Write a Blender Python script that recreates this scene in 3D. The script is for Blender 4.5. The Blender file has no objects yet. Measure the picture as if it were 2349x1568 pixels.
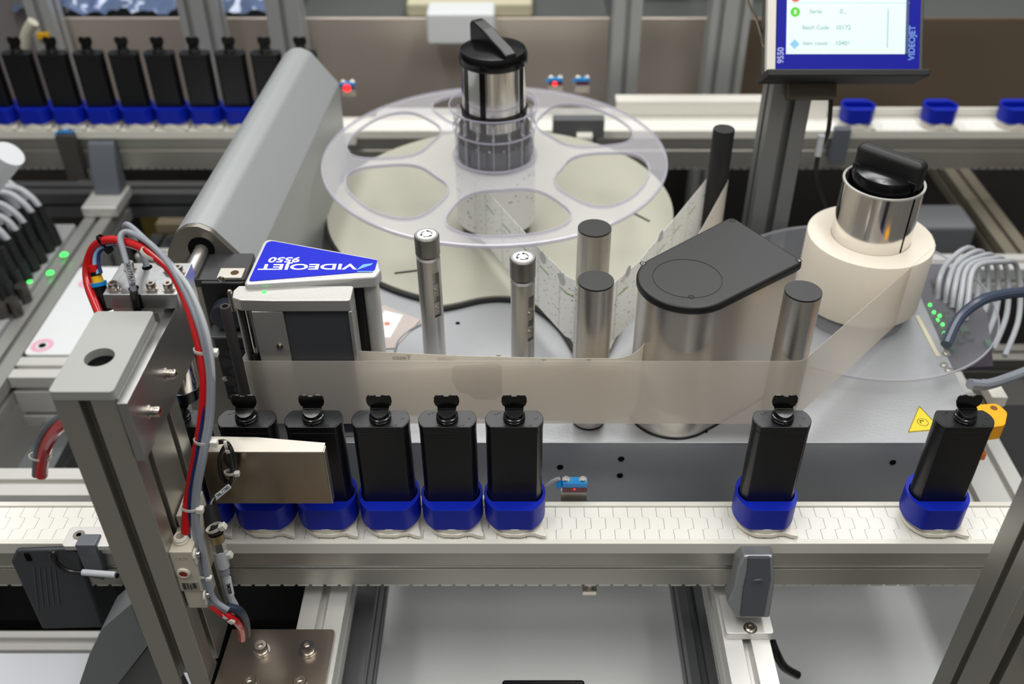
import bpy, bmesh, math, random
from mathutils import Vector, Matrix
random.seed(7)
S = bpy.context.scene
COL = S.collection
PI = math.pi
R = math.radians

# ---------------------------------------------------------------- camera
FPX, PCX, PCY, PITCH, CAMH = 2240.0, 1200.0, 784.0, R(37.5), 0.90
cd = bpy.data.cameras.new('camera'); cam = bpy.data.objects.new('camera', cd); COL.objects.link(cam)
cam.location = (0, 0, CAMH); cam.rotation_euler = (PI/2 - PITCH, 0, 0)
cd.sensor_width = 36; cd.lens = FPX/2349*36; cd.shift_x = -(PCX-1174.5)/2349
cd.clip_start = 0.02; cd.clip_end = 60
cd.dof.use_dof = True; cd.dof.focus_distance = 1.10; cd.dof.aperture_fstop = 3.6
S.camera = cam

# ---------------------------------------------------------------- world and lights
S.view_settings.view_transform = 'Standard'; S.view_settings.look = 'None'
S.view_settings.gamma = 1; S.view_settings.use_curve_mapping = False
S.view_settings.exposure = -0.16
w = bpy.data.worlds.new('world'); S.world = w; w.use_nodes = True
nt = w.node_tree; bg = nt.nodes['Background']
tc = nt.nodes.new('ShaderNodeTexCoord'); sx = nt.nodes.new('ShaderNodeSeparateXYZ'); cr = nt.nodes.new('ShaderNodeValToRGB')
nt.links.new(tc.outputs['Generated'], sx.inputs[0]); nt.links.new(sx.outputs['Z'], cr.inputs[0])
cr.color_ramp.elements[0].position = 0.0; cr.color_ramp.elements[0].color = (0.085, 0.082, 0.077, 1)
cr.color_ramp.elements[1].position = 0.5; cr.color_ramp.elements[1].color = (0.67, 0.665, 0.655, 1)
nt.links.new(cr.outputs[0], bg.inputs[0]); bg.inputs[1].default_value = 0.56

def area(name, loc, target, sx_, sy_, power, col=(1, 1, 1)):
    l = bpy.data.lights.new(name, 'AREA'); l.shape = 'RECTANGLE'; l.size = sx_; l.size_y = sy_
    l.energy = power; l.color = col
    o = bpy.data.objects.new(name, l); COL.objects.link(o); o.location = loc
    o.rotation_euler = (Vector(target)-Vector(loc)).to_track_quat('-Z', 'Y').to_euler()
    return o
area('ceiling_or_fill_lamp', (-0.9, 1.0, 2.6), (-0.9, 1.0, 0), 0.35, 3.0, 36, (1, .99, .97))
area('ceiling_or_fill_lamp', (0.9, 1.3, 2.6), (0.9, 1.3, 0), 0.35, 3.0, 42, (1, .99, .97))
area('ceiling_or_fill_lamp', (0.0, 3.1, 2.4), (0.1, 1.2, 0), 3.0, 0.5, 38, (1, .995, .98))
area('ceiling_or_fill_lamp', (0.1, -0.1, 2.7), (0.1, 0.3, 0), 3.0, 1.0, 26, (1, .985, .95))  # added fill over the camera, brightens the sheet panels below the conveyor

# ---------------------------------------------------------------- helpers
def ray(u, v):
    a = (u-PCX)/FPX; b = (v-PCY)/FPX; s, c = math.sin(PITCH), math.cos(PITCH)
    return Vector((a, c-b*s, -s-b*c))
O_ = Vector((0, 0, CAMH))
def Pz(u, v, z): d = ray(u, v); return O_ + d*((z-CAMH)/d.z)
def Py(u, v, y): d = ray(u, v); return O_ + d*(y/d.y)
def Px(u, v, x): d = ray(u, v); return O_ + d*(x/d.x)

def lin(c):
    c = c/255.0
    return c/12.92 if c <= 0.04045 else ((c+0.055)/1.055)**2.4
def rgb(r, g, b): return (lin(r), lin(g), lin(b), 1)
MATS = {}
def mat(name, col, rough=0.5, metal=0.0, emit=0, noise=0, nscale=40, bump=0, bscale=200, stretch=None, spec=0.5, trans=0, alpha=None, coat=0, rvar=0):
    if name in MATS: return MATS[name]
    m = bpy.data.materials.new(name); m.use_nodes = True; n = m.node_tree; L = n.links
    p = n.nodes['Principled BSDF']; p.inputs['Base Color'].default_value = col
    p.inputs['Roughness'].default_value = rough; p.inputs['Metallic'].default_value = metal
    p.inputs['Specular IOR Level'].default_value = spec
    if coat: p.inputs['Coat Weight'].default_value = coat
    if emit: p.inputs['Base Color'].default_value = (.01, .01, .01, 1); p.inputs['Emission Color'].default_value = col; p.inputs['Emission Strength'].default_value = emit
    if trans: p.inputs['Transmission Weight'].default_value = trans
    if noise or bump or rvar:
        t = n.nodes.new('ShaderNodeTexCoord'); mp = n.nodes.new('ShaderNodeMapping')
        L.new(t.outputs['Object'], mp.inputs[0])
        if stretch: mp.inputs['Scale'].default_value = stretch
        if noise:
            nz = n.nodes.new('ShaderNodeTexNoise'); nz.inputs['Scale'].default_value = nscale; nz.inputs['Detail'].default_value = 4
            L.new(mp.outputs[0], nz.inputs['Vector'])
            hs = n.nodes.new('ShaderNodeHueSaturation'); hs.inputs['Color'].default_value = col
            mr = n.nodes.new('ShaderNodeMapRange'); mr.inputs['To Min'].default_value = 1-noise; mr.inputs['To Max'].default_value = 1+noise
            L.new(nz.outputs['Fac'], mr.inputs['Value']); L.new(mr.outputs[0], hs.inputs['Value']); L.new(hs.outputs[0], p.inputs['Base Color'])
        if rvar:
            nz = n.nodes.new('ShaderNodeTexNoise'); nz.inputs['Scale'].default_value = nscale
            L.new(mp.outputs[0], nz.inputs['Vector']); mr = n.nodes.new('ShaderNodeMapRange')
            mr.inputs['To Min'].default_value = rough-rvar; mr.inputs['To Max'].default_value = rough+rvar
            L.new(nz.outputs['Fac'], mr.inputs['Value']); L.new(mr.outputs[0], p.inputs['Roughness'])
        if bump:
            nz = n.nodes.new('ShaderNodeTexNoise'); nz.inputs['Scale'].default_value = bscale; nz.inputs['Detail'].default_value = 3
            L.new(mp.outputs[0], nz.inputs['Vector']); bp = n.nodes.new('ShaderNodeBump'); bp.inputs['Strength'].default_value = bump
            bp.inputs['Distance'].default_value = 0.0006
            L.new(nz.outputs['Fac'], bp.inputs['Height']); L.new(bp.outputs[0], p.inputs['Normal'])
    if alpha is not None:
        tr = n.nodes.new('ShaderNodeBsdfTransparent'); mx = n.nodes.new('ShaderNodeMixShader'); out = n.nodes['Material Output']
        tr.inputs[0].default_value = (1, 1, 1, 1)
        mx.inputs[0].default_value = alpha; L.new(tr.outputs[0], mx.inputs[1]); L.new(p.outputs[0], mx.inputs[2]); L.new(mx.outputs[0], out.inputs[0])
    MATS[name] = m
    return m

ALU = mat('anodised_aluminium', rgb(186, 184, 176), .40, .9, noise=.05, nscale=3, rvar=.05)
ALUL = mat('light_aluminium', rgb(222, 221, 216), .42, .5, noise=.04, nscale=3)
ALUD = mat('grey_aluminium', rgb(120, 122, 124), .45, .8)
STEEL = mat('brushed_steel', rgb(214, 209, 202), .33, .92, bump=.15, bscale=60, stretch=(1, 1, 20), noise=.05, nscale=20)
STEELX = mat('brushed_steel_horizontal', rgb(186, 180, 170), .42, 1, bump=.12, bscale=50, stretch=(1, 20, 20), noise=.06, nscale=12)
CHROME = mat('polished_chrome', rgb(225, 222, 218), .12, 1)
BOLT = mat('bolt_steel', rgb(205, 198, 188), .2, 1)
BLACK = mat('black_plastic', rgb(14, 14, 15), .34, noise=.2, nscale=200, bump=.08, bscale=500)
BLACKL = mat('gloss_black_plastic', rgb(10, 10, 11), .18)
BLACKM = mat('matt_black', rgb(24, 24, 25), .5, noise=.15, nscale=90, bump=.2, bscale=700)
BLACKLID = mat('satin_black_lid', rgb(25, 25, 25), .42, bump=.1, bscale=900)
DARK = mat('dark_void', rgb(10, 10, 10), .9, spec=.1)
BLUE = mat('blue_plastic', rgb(4, 34, 172), .42, spec=.35)
WHITE = mat('white_plastic', rgb(228, 225, 214), .38)
WHITEC = mat('chain_plastic', rgb(240, 238, 230), .35, noise=.03, nscale=60)
CREAM = mat('cream_plastic', rgb(240, 235, 220), .36)
GREYP = mat('grey_plastic', rgb(104, 108, 114), .45)
GREYD = mat('charcoal_plastic', rgb(66, 69, 74), .5)
GREYL = mat('light_grey_plastic', rgb(158, 160, 158), .5)
PAINT = mat('grey_powder_coat', rgb(170, 172, 175), .34, .2, bump=.35, bscale=260, noise=.03, nscale=60)
PAINTL = mat('pale_painted_metal', rgb(196, 200, 200), .38, .1)
BEIGE = mat('beige_disc', rgb(182, 180, 165), .42)
RED = mat('red_hose_rubber', rgb(190, 20, 24), .22, coat=.4)
HOSEG = mat('grey_cable_sheath', rgb(132, 138, 146), .4)
HOSEW = mat('pale_cable_sheath', rgb(176, 180, 184), .4)
HOSEB = mat('blue_air_hose', rgb(130, 170, 205), .25)
HOSEN = mat('navy_air_hose', rgb(30, 40, 90), .25)
CABLE = mat('black_cable_sheath', rgb(22, 22, 23), .3)
TIE = mat('white_nylon', rgb(225, 224, 214), .35, alpha=.85)
LBLUE = mat('light_blue_plastic', rgb(20, 135, 205), .35)
YELLOW = mat('yellow_plastic', rgb(235, 180, 20), .4)
YELS = mat('yellow_sticker', rgb(228, 205, 40), .4)
REDP = mat('red_plastic', rgb(200, 18, 14), .35)
DRED = mat('dark_red_window', rgb(90, 8, 12), .15)
LEDG = mat('green_led', rgb(60, 255, 90), .4, emit=3.0)
LEDR = mat('red_led', rgb(255, 30, 30), .4, emit=3.0)
PRINTD = mat('black_print', rgb(20, 20, 22), .5)
PRINTW = mat('white_print', rgb(240, 242, 250), .5)
PAPER = mat('paper_side', rgb(240, 232, 216), .6)
YWALL = mat('mustard_board', rgb(120, 104, 40), .7)

def add_translucent(m, col, f):
    n = m.node_tree; L = n.links; out = n.nodes['Material Output']; p = n.nodes['Principled BSDF']
    tr = n.nodes.new('ShaderNodeBsdfTranslucent'); tr.inputs[0].default_value = col; mx = n.nodes.new('ShaderNodeMixShader'); mx.inputs[0].default_value = f
    dest = p.outputs[0].links[0].to_socket; L.remove(p.outputs[0].links[0])
    L.new(p.outputs[0], mx.inputs[1]); L.new(tr.outputs[0], mx.inputs[2]); L.new(mx.outputs[0], dest)

class B:
    """collects shapes in world coordinates, linked as ONE mesh"""
    def __init__(s): s.bm = bmesh.new()
    def face(s, vs):
        try: return s.bm.faces.new(vs)
        except ValueError: return None
    def hexa(s, c):
        v = [s.bm.verts.new(p) for p in c]
        for f in ((3, 2, 1, 0), (4, 5, 6, 7), (0, 1, 5, 4), (1, 2, 6, 5), (2, 3, 7, 6), (3, 0, 4, 7)): s.face([v[i] for i in f])
        return s
    def box(s, x0, x1, y0, y1, z0, z1, M=None):
        c = [Vector(p) for p in ((x0, y0, z0), (x1, y0, z0), (x1, y1, z0), (x0, y1, z0), (x0, y0, z1), (x1, y0, z1), (x1, y1, z1), (x0, y1, z1))]
        if M: c = [M @ p for p in c]
        return s.hexa(c)
    def prism(s, pts, z0, z1, M=None):
        lo = [Vector((p[0], p[1], z0)) for p in pts]; hi = [Vector((p[0], p[1], z1)) for p in pts]
        if M: lo = [M @ p for p in lo]; hi = [M @ p for p in hi]
        a = [s.bm.verts.new(p) for p in lo]; b = [s.bm.verts.new(p) for p in hi]; n = len(a)
        s.face(a[::-1]); s.face(b)
        for i in range(n): s.face([a[i], a[(i+1) % n], b[(i+1) % n], b[i]])
        return s
    def lathe(s, prof, c=(0, 0, 0), n=32, M=None, closed=False):
        """prof: (r,z) list from one end to the other; r==0 ends are closed to a point"""
        rings = []
        for (r, z) in prof:
            if r < 1e-6: p = Vector((c[0], c[1], c[2]+z)); rings.append([s.bm.verts.new(M @ p if M else p)]); continue
            ring = []
            for i in range(n):
                a = 2*PI*i/n; p = Vector((c[0]+r*math.cos(a), c[1]+r*math.sin(a), c[2]+z))
                ring.append(s.bm.verts.new(M @ p if M else p))
            rings.append(ring)
        pr = list(zip(rings, rings[1:]))
        if closed: pr.append((rings[-1], rings[0]))
        for q, t in pr:
            for i in range(n):
                j = (i+1) % n
                if len(q) == 1 and len(t) > 1: s.face([q[0], t[j], t[i]])
                elif len(t) == 1 and len(q) > 1: s.face([q[i], q[j], t[0]])
                elif len(q) > 1: s.face([q[i], q[j], t[j], t[i]])
        return s
    def cyl(s, p0, p1, r, n=24, r2=None):
        p0 = Vector(p0); p1 = Vector(p1); h = (p1-p0).length
        M = Matrix.Translation(p0) @ (p1-p0).to_track_quat('Z', 'Y').to_matrix().to_4x4()
        r2 = r if r2 is None else r2
        return s.lathe([(0, 0), (r, 0), (r2, h), (0, h)], n=n, M=M)
    def tube(s, pts, r, n=10, smooth=6):
        P = [Vector(p) for p in pts]
        if smooth and len(P) > 2:
            Q = []
            for i in range(len(P)-1):
                a = P[max(i-1, 0)]; b = P[i]; c = P[i+1]; d = P[min(i+2, len(P)-1)]
                for k in range(smooth):
                    t = k/smooth
                    Q.append(.5*((2*b)+(c-a)*t+(2*a-5*b+4*c-d)*t*t+(3*b-a-3*c+d)*t**3))
            Q.append(P[-1]); P = Q
        prev = None; rings = []
        up = None
        for i, p in enumerate(P):
            d = (P[min(i+1, len(P)-1)]-P[max(i-1, 0)]).normalized()
            if up is None: up = d.orthogonal().normalized()
            up = (up-d*up.dot(d)).normalized(); sd = d.cross(up)
            rings.append([s.bm.verts.new(p+(up*math.cos(2*PI*k/n)+sd*math.sin(2*PI*k/n))*r) for k in range(n)])
        for q, t in zip(rings, rings[1:]):
            for i in range(n): s.face([q[i], q[(i+1) % n], t[(i+1) % n], t[i]])
        s.face(rings[0][::-1]); s.face(rings[-1])
        return s
    def bolt(s, p, nrm, r=.005, h=.006, washer=True):
        """socket cap screw standing on point p along nrm"""
        M = Matrix.Translation(Vector(p)) @ Vector(nrm).to_track_quat('Z', 'Y').to_matrix().to_4x4()
        z = 0
        if washer: s.lathe([(0, 0), (r*1.35, 0), (r*1.35, r*.22), (0, r*.22)], n=20, M=M); z = r*.22
        s.lathe([(0, z), (r*.97, z), (r, z+h*.1), (r, z+h*.85), (r*.88, z+h), (r*.58, z+h)], n=20, M=M)
        k = [(r*.58, z+h), (r*.5, z+h*.95), (r*.5, z+h*.4), (0, z+h*.35)]
        s.lathe(k, n=6, M=M)
        s.lathe([(r*.60, z+h-.00005), (r*.42, z+h-.00005)], n=20, M=M)
        return s
    def sweep(s, path, z0, z1, th=.0004):
        """vertical ribbon along an xy path"""
        n = len(path); f = []; bk = []
        for i, p in enumerate(path):
            a = Vector(path[max(i-1, 0)][:2]); b = Vector(path[min(i+1, n-1)][:2]); d = (b-a).normalized(); q = Vector((-d.y, d.x))*th/2
            f.append([s.bm.verts.new((p[0]+q.x, p[1]+q.y, z)) for z in (z0, z1)])
            bk.append([s.bm.verts.new((p[0]-q.x, p[1]-q.y, z)) for z in (z0, z1)])
        for i in range(n-1):
            s.face([f[i][0], f[i][1], f[i+1][1], f[i+1][0]]); s.face([bk[i][0], bk[i+1][0], bk[i+1][1], bk[i][1]])
            s.face([f[i][1], bk[i][1], bk[i+1][1], f[i+1][1]]); s.face([f[i][0], f[i+1][0], bk[i+1][0], bk[i][0]])
        s.face([f[0][0], bk[0][0], bk[0][1], f[0][1]]); s.face([f[-1][0], f[-1][1], bk[-1][1], bk[-1][0]])
        return s
    def add_mesh(s, me, M):
        t = bmesh.new(); t.from_mesh(me); bmesh.ops.transform(t, matrix=M, verts=t.verts)
        tm = bpy.data.meshes.new('tmp'); t.to_mesh(tm); t.free(); s.bm.from_mesh(tm); bpy.data.meshes.remove(tm); return s

ORI = {}
def put(o, parent=None, label=None, cat=None, group=None, kind=None):
    if label: o['label'] = label
    if cat: o['category'] = cat
    if group: o['group'] = group
    if kind: o['kind'] = kind
    return o
def thing(name, label, cat, loc=(0, 0, 0), group=None):
    o = bpy.data.objects.new(name, None); COL.objects.link(o); o.location = loc; o.empty_display_size = .01
    ORI[o.name] = Vector(loc); return put(o, label=label, cat=cat, group=group)
def obj(name, b, m, parent=None, label=None, cat=None, group=None, kind=None, bevel=0, seg=2, sharp=35, origin=None):
    """link the builder's shapes as one mesh; a top-level mesh gets its origin at its base"""
    bm = b.bm
    bmesh.ops.recalc_face_normals(bm, faces=bm.faces)
    if parent is not None: off = ORI[parent.name]
    elif origin is not None: off = Vector(origin)
    else:
        vs = [v.co for v in bm.verts]
        off = Vector(((min(v.x for v in vs)+max(v.x for v in vs))/2, (min(v.y for v in vs)+max(v.y for v in vs))/2, min(v.z for v in vs)))
    bmesh.ops.translate(bm, vec=-off, verts=bm.verts)
    me = bpy.data.meshes.new(name); bm.to_mesh(me); bm.free()
    me.materials.append(m)
    for p in me.polygons: p.use_smooth = True
    me.set_sharp_from_angle(angle=R(sharp))
    o = bpy.data.objects.new(name, me); COL.objects.link(o)
    if parent is not None: o.parent = parent
    else: o.location = off
    ORI[o.name] = off.copy()
    if bevel:
        md = o.modifiers.new('bevel', 'BEVEL'); md.width = bevel; md.segments = seg; md.limit_method = 'ANGLE'; md.angle_limit = R(40); md.harden_normals = True
    return put(o, label=label, cat=cat, group=group, kind=kind)
def copy_tree(o, loc=None, parent=None, label=None, group=None):
    c = o.copy(); COL.objects.link(c)
    if parent is not None: c.parent = parent
    if loc is not None: c.location = loc
    if label: c['label'] = label
    if group: c['group'] = group
    for ch in list(o.children): copy_tree(ch, parent=c)
    return c

def rrect(x0, x1, y0, y1, r, n=6):
    out = []
    for cx, cy, a0 in ((x1-r, y1-r, 0), (x0+r, y1-r, 90), (x0+r, y0+r, 180), (x1-r, y0+r, 270)):
        for k in range(n+1):
            a = R(a0+90*k/n); out.append((cx+r*math.cos(a), cy+r*math.sin(a)))
    return out
def round_poly(pts, rs, n=6):
    """round the corners of a convex or concave polygon"""
    out = []; N = len(pts)
    for i in range(N):
        p = Vector(pts[i][:2]); a = Vector(pts[i-1][:2])-p; b = Vector(pts[(i+1) % N][:2])-p
        r = rs[i] if isinstance(rs, (list, tuple)) else rs
        if r <= 0: out.append((p.x, p.y)); continue
        la, lb = a.length, b.length; a.normalize(); b.normalize()
        ang = a.angle(b); t = min(r/math.tan(ang/2), la*.49, lb*.49)
        s0 = p+a*t; s1 = p+b*t
        for k in range(n+1):
            u = k/n; q = s0*(1-u)**2+p*2*u*(1-u)+s1*u*u
            out.append((q.x, q.y))
    return out
def circ(cx, cy, r, n=32, a0=0, a1=360):
    return [(cx+r*math.cos(R(a0+(a1-a0)*i/n)), cy+r*math.sin(R(a0+(a1-a0)*i/n))) for i in range(n+(1 if a1-a0 < 360 else 0))]
def holed(b, loops, z0, z1, M=None):
    """slab with holes: first loop outside, the rest holes"""
    cu = bpy.data.curves.new('tmp', 'CURVE'); cu.dimensions = '2D'; cu.fill_mode = 'BOTH'; cu.extrude = (z1-z0)/2
    for L in loops:
        sp = cu.splines.new('POLY'); sp.points.add(len(L)-1)
        for i, p in enumerate(L): sp.points[i].co = (p[0], p[1], 0, 1)
        sp.use_cyclic_u = True
    o = bpy.data.objects.new('tmp', cu); COL.objects.link(o)
    dg = bpy.context.evaluated_depsgraph_get(); me = bpy.data.meshes.new_from_object(o.evaluated_get(dg))
    T = Matrix.Translation((0, 0, (z0+z1)/2))
    b.add_mesh(me, (M @ T) if M else T)
    bpy.data.objects.remove(o); bpy.data.curves.remove(cu); bpy.data.meshes.remove(me)
    bmesh.ops.remove_doubles(b.bm, verts=b.bm.verts, dist=1e-6)
    return b
def text(b, s, size, M, depth=.00015, shear=0, align='CENTER', sx=1.0):
    cu = bpy.data.curves.new('tmp', 'FONT'); cu.body = s; cu.size = size; cu.extrude = depth; cu.align_x = align; cu.align_y = 'CENTER'; cu.shear = shear
    cu.offset = size*.024
    o = bpy.data.objects.new('tmp', cu); COL.objects.link(o)
    dg = bpy.context.evaluated_depsgraph_get(); me = bpy.data.meshes.new_from_object(o.evaluated_get(dg))
    b.add_mesh(me, M @ Matrix.Diagonal((sx, 1, 1, 1)))
    bpy.data.objects.remove(o); bpy.data.curves.remove(cu); bpy.data.meshes.remove(me)
    return b
def slot_section(w, h, nw=1, nh=1, a=.010, d=.012, lip=.004, uc=.017, sw=(1, 1, 1, 1)):
    """cross-section of a slotted aluminium profile w x h centred on 0; sw = slots on bottom,right,top,left"""
    pts = []
    def side(L, n, on):
        out = [(0.0, 0.0)]
        if on:
            for k in range(n):
                c = L*(k+.5)/n
                out += [(c-a/2, 0), (c-a/2, lip), (c-uc/2, lip), (c-uc/2+.003, d), (c+uc/2-.003, d), (c+uc/2, lip), (c+a/2, lip), (c+a/2, 0)]
        return out
    for (L, n, o, dx, dy, on) in ((w, nw, (-w/2, -h/2), (1, 0), (0, 1), sw[0]), (h, nh, (w/2, -h/2), (0, 1), (-1, 0), sw[1]), (w, nw, (w/2, h/2), (-1, 0), (0, -1), sw[2]), (h, nh, (-w/2, h/2), (0, -1), (1, 0), sw[3])):
        for (t, q) in side(L, n, on): pts.append((o[0]+dx[0]*t+dy[0]*q, o[1]+dx[1]*t+dy[1]*q))
    return pts
def profile(b, axis, c0, L, w, h, **k):
    """extrude a slotted section: axis 'x' (w along y, h along z), 'y' (w along x, h along z), 'z' (w along x, h along y); c0 = centre of start face"""
    sec = slot_section(w, h, **k); c0 = Vector(c0)
    if axis == 'z': M = Matrix.Translation(c0)
    elif axis == 'x': M = Matrix.Translation(c0) @ Matrix(((0, 0, 1, 0), (1, 0, 0, 0), (0, 1, 0, 0), (0, 0, 0, 1)))
    else: M = Matrix.Translation(c0) @ Matrix(((1, 0, 0, 0), (0, 0, 1, 0), (0, 1, 0, 0), (0, 0, 0, 1)))
    return b.prism(sec, 0, L, M)

# ================================================================ the setting
obj('floor', B().box(-4, 4, -1.5, 5, -.95, -.9), mat('dark_floor', rgb(120, 118, 114), .7, noise=.2, nscale=3), kind='structure')
obj('wall_back', B().box(-4, 4, 4.6, 4.7, -.9, 1.6), mat('dim_wall', rgb(120, 122, 124), .7), kind='structure')

# ================================================================ conveyors
def link_bm():
    p = .0178; g = .00032; hw = .0262; b = B()
    a = p/2-g/2; s = p*.42
    pts = [(-a, -hw), (a, -hw), (a, -.010), (a+s, -.0085), (a+s, .0085), (a, .010), (a, hw), (-a, hw), (-a, .010), (-a+s, .0085), (-a+s, -.0085), (-a, -.010)]
    b.prism([(x, y) for x, y in pts], -.0045, -.0008)
    b.box(-a+.001, a-.001, -hw+.004, hw-.004, -.0095, -.0045)
    return b
def conveyor(name, label, x0, x1, yc, ztop, zbot, links, guide=False, cuts=()):
    """white chain between white rails on a slotted aluminium body"""
    t = thing(name, label, 'conveyor', (0, yc, 0))
    yn, yf, inn = yc-.0342, yc+.0342, .0268
    for nm, ya, yb, face in (('near_rail', yn, yc-inn, yn-.0), ('far_rail', yc+inn, yf, yf)):
        b = B(); sg = 1 if nm == 'near_rail' else -1
        o_, i_ = (ya, yb) if sg == 1 else (yb, ya)
        b.prism([(o_, -.0165), (o_, .0005), (o_+sg*.0005, .001), (i_, .001), (i_, -.006), (o_+sg*.003, -.006), (o_+sg*.003, -.0165)], x0, x1,
                Matrix(((0, 0, 1, 0), (1, 0, 0, 0), (0, 1, 0, 0), (0, 0, 0, 1))))
        obj(nm, b, WHITE, t, bevel=.0004)
    b = B(); sec = [(yn+.002, -.016), (yn+.002, -.0405), (yn+.008, -.0405), (yn+.008, -.0425), (yn+.004, -.0465), (yn+.0005, -.0465), (yn+.0005, zbot),
                    (yn+.006, zbot), (yn+.006, zbot+.006), (yf-.006, zbot+.006), (yf-.006, zbot), (yf-.0005, zbot), (yf-.0005, -.0465), (yf-.008, -.0425), (yf-.008, -.0405), (yf-.002, -.0405), (yf-.002, -.016), (yf-.006, -.016), (yf-.006, -.022), (yn+.006, -.022), (yn+.006, -.016)]
    b.prism(sec, x0, x1, Matrix(((0, 0, 1, 0), (1, 0, 0, 0), (0, 1, 0, 0), (0, 0, 0, 1))))
    obj('body_profile', b, ALU, t, bevel=.0003)
    me = None
    for k in range(int((x1-x0)/.0178)):
        x = x0+.0089+k*.0178
        if len(me_links) == 0:
            o = obj('chain_link', link_bm(), WHITEC, t, bevel=.0004, seg=1); me_links.append(o); o.location = (x, 0, 0)
            # link mesh was built around the world origin: undo the parent shift
            o.data.transform(Matrix.Translation((0, yc, 0)))
        else:
            o = me_links[0].copy(); COL.objects.link(o); o.parent = t; o.location = (x, 0, 0)
    # return run of the chain under the body
    b = B(); k = 0; x = x0+.009
    while x < x1:
        b.box(x-.0079, x+.0079, yn+.0095, yf-.0095, zbot-.0035, zbot+.005)
        b.prism([(x-.0079, yn+.001), (x+.0055, yn+.001), (x+.0079, yn+.0095), (x-.0079, yn+.0095)], zbot-.0035, zbot-.0005); x += .0178
    obj('return_chain', b, GREYL if guide else ALUL, t, kind='stuff')
    return t
me_links = []
YC = .811
conveyor('chain_conveyor', 'front white chain conveyor on a slotted aluminium body, carrying the nearer row of bottles', -.69, .62, YC, 0, -.075, 66)
# the left stretch of the front line is the same conveyor; the far line runs parallel behind the machine
YF = 1.935
conveyor('chain_conveyor', 'far white chain conveyor running behind the labelling machine', -1.22, 1.24, YF, 0, -.085, 138, guide=True)
b = B().box(.20, .66, YF+.038, YF+.046, -.01, .035).box(.20, .66, YF+.046, YF+.075, .027, .035)
put(obj('guide_rail', b, WHITE, bevel=.001), label='tall white guide rail along the far conveyor, left of the grey display post', cat='rail')
b = B().box(.62, 1.24, YF+.038, YF+.044, -.01, .02)
put(obj('guide_rail', b, WHITE, bevel=.001), label='low white guide rail behind the empty blue carriers on the far conveyor', cat='rail')

# ================================================================ bottle and carrier
def bottle_outline(k=1.0, e=0):
    hw, hb, hd = .0262+e, .0328+e, .0152+e
    pts = []
    n = 8
    for i in range(n+1):
        a = -1+2*i/n; pts.append((hw+(hb-hw)*math.cos(a*PI/2)**.8, hd*a*.96))
    left = [(-x, -y) for x, y in pts]
    return [(x*k, y*k) for x, y in pts+left]
def make_bottle(loc, label, group):
    t = thing('bottle', label, 'bottle', (0, 0, 0), group)
    obj('bottle_body', B().prism(bottle_outline(.985), .0185, .155), BLACK, t, bevel=.0008)
    b = B(); b.prism(bottle_outline(1.0), .1555, .1640)
    obj('lid', b, BLACK, t, bevel=.0007)
    b = B().prism(bottle_outline(.955), .1640, .16435)
    for x, y in ((-.021, .008), (.010, .0105), (-.010, -.0105), (.018, -.010), (-.017, .0105), (.0245, .001)):
        b.lathe([(0, .16435), (.0018, .16435), (.0017, .1647), (0, .1647)], c=(x, y, 0), n=12)
    obj('lid_panel', b, mat('lid_satin', rgb(22, 24, 26), .32, bump=.15, bscale=300), t)
    b = B().lathe([(0, .164), (.0125, .164), (.0125, .1668), (.0118, .1672), (.0118, .1684), (.0122, .1688), (.0122, .170), (.0105, .1708), (.0100, .172), (0, .172)], n=32)
    b.box(-.0008, .0008, -.0135, -.0115, .1645, .170)
    # body of the spout, cut away at a slant in front
    o = circ(0, 0, .0104, 24); o2 = [(x, y) for x, y in o]
    lo = [b.bm.verts.new((x, y, .170)) for x, y in o2]
    hi = [b.bm.verts.new((x, y, .1745+.0042*min(1, max(0, (y+.0104)/.0104)))) for x, y in o2]
    b.face(lo[::-1]); b.face(hi)
    for i in range(24): b.face([lo[i], lo[(i+1) % 24], hi[(i+1) % 24], hi[i]])
    obj('spout', b, BLACKL, t, bevel=.0003, seg=1)
    # butterfly tab standing on the spout
    P = [(-.0098, .1785), (.0098, .1785), (.0128, .1815), (.0142, .1865), (.0138, .1925), (.0115, .1958), (.0045, .1962), (.0030, .1945), (-.0030, .1945), (-.0045, .1962), (-.0115, .1958), (-.0138, .1925), (-.0142, .1865), (-.0128, .1815)]
    P = round_poly(P, .002, 3)
    M = Matrix(((1, 0, 0, 0), (0, 0, -1, .0035), (0, 1, 0, 0), (0, 0, 0, 1)))
    b = B().prism(P, -.0009, .0009, M)
    b.box(-.0105, .0105, -.0002, .0070, .1770, .1790)
    obj('tab', b, BLACKL, t, bevel=.0004)
    t.location = loc
    return t
def cup_outer(r=.0366, flat=.0305):
    pts = []
    for i in range(72):
        a = 2*PI*i/72; x, y = r*math.cos(a), r*math.sin(a); y = max(-flat, min(flat, y)); pts.append((x, y))
    return pts
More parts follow.
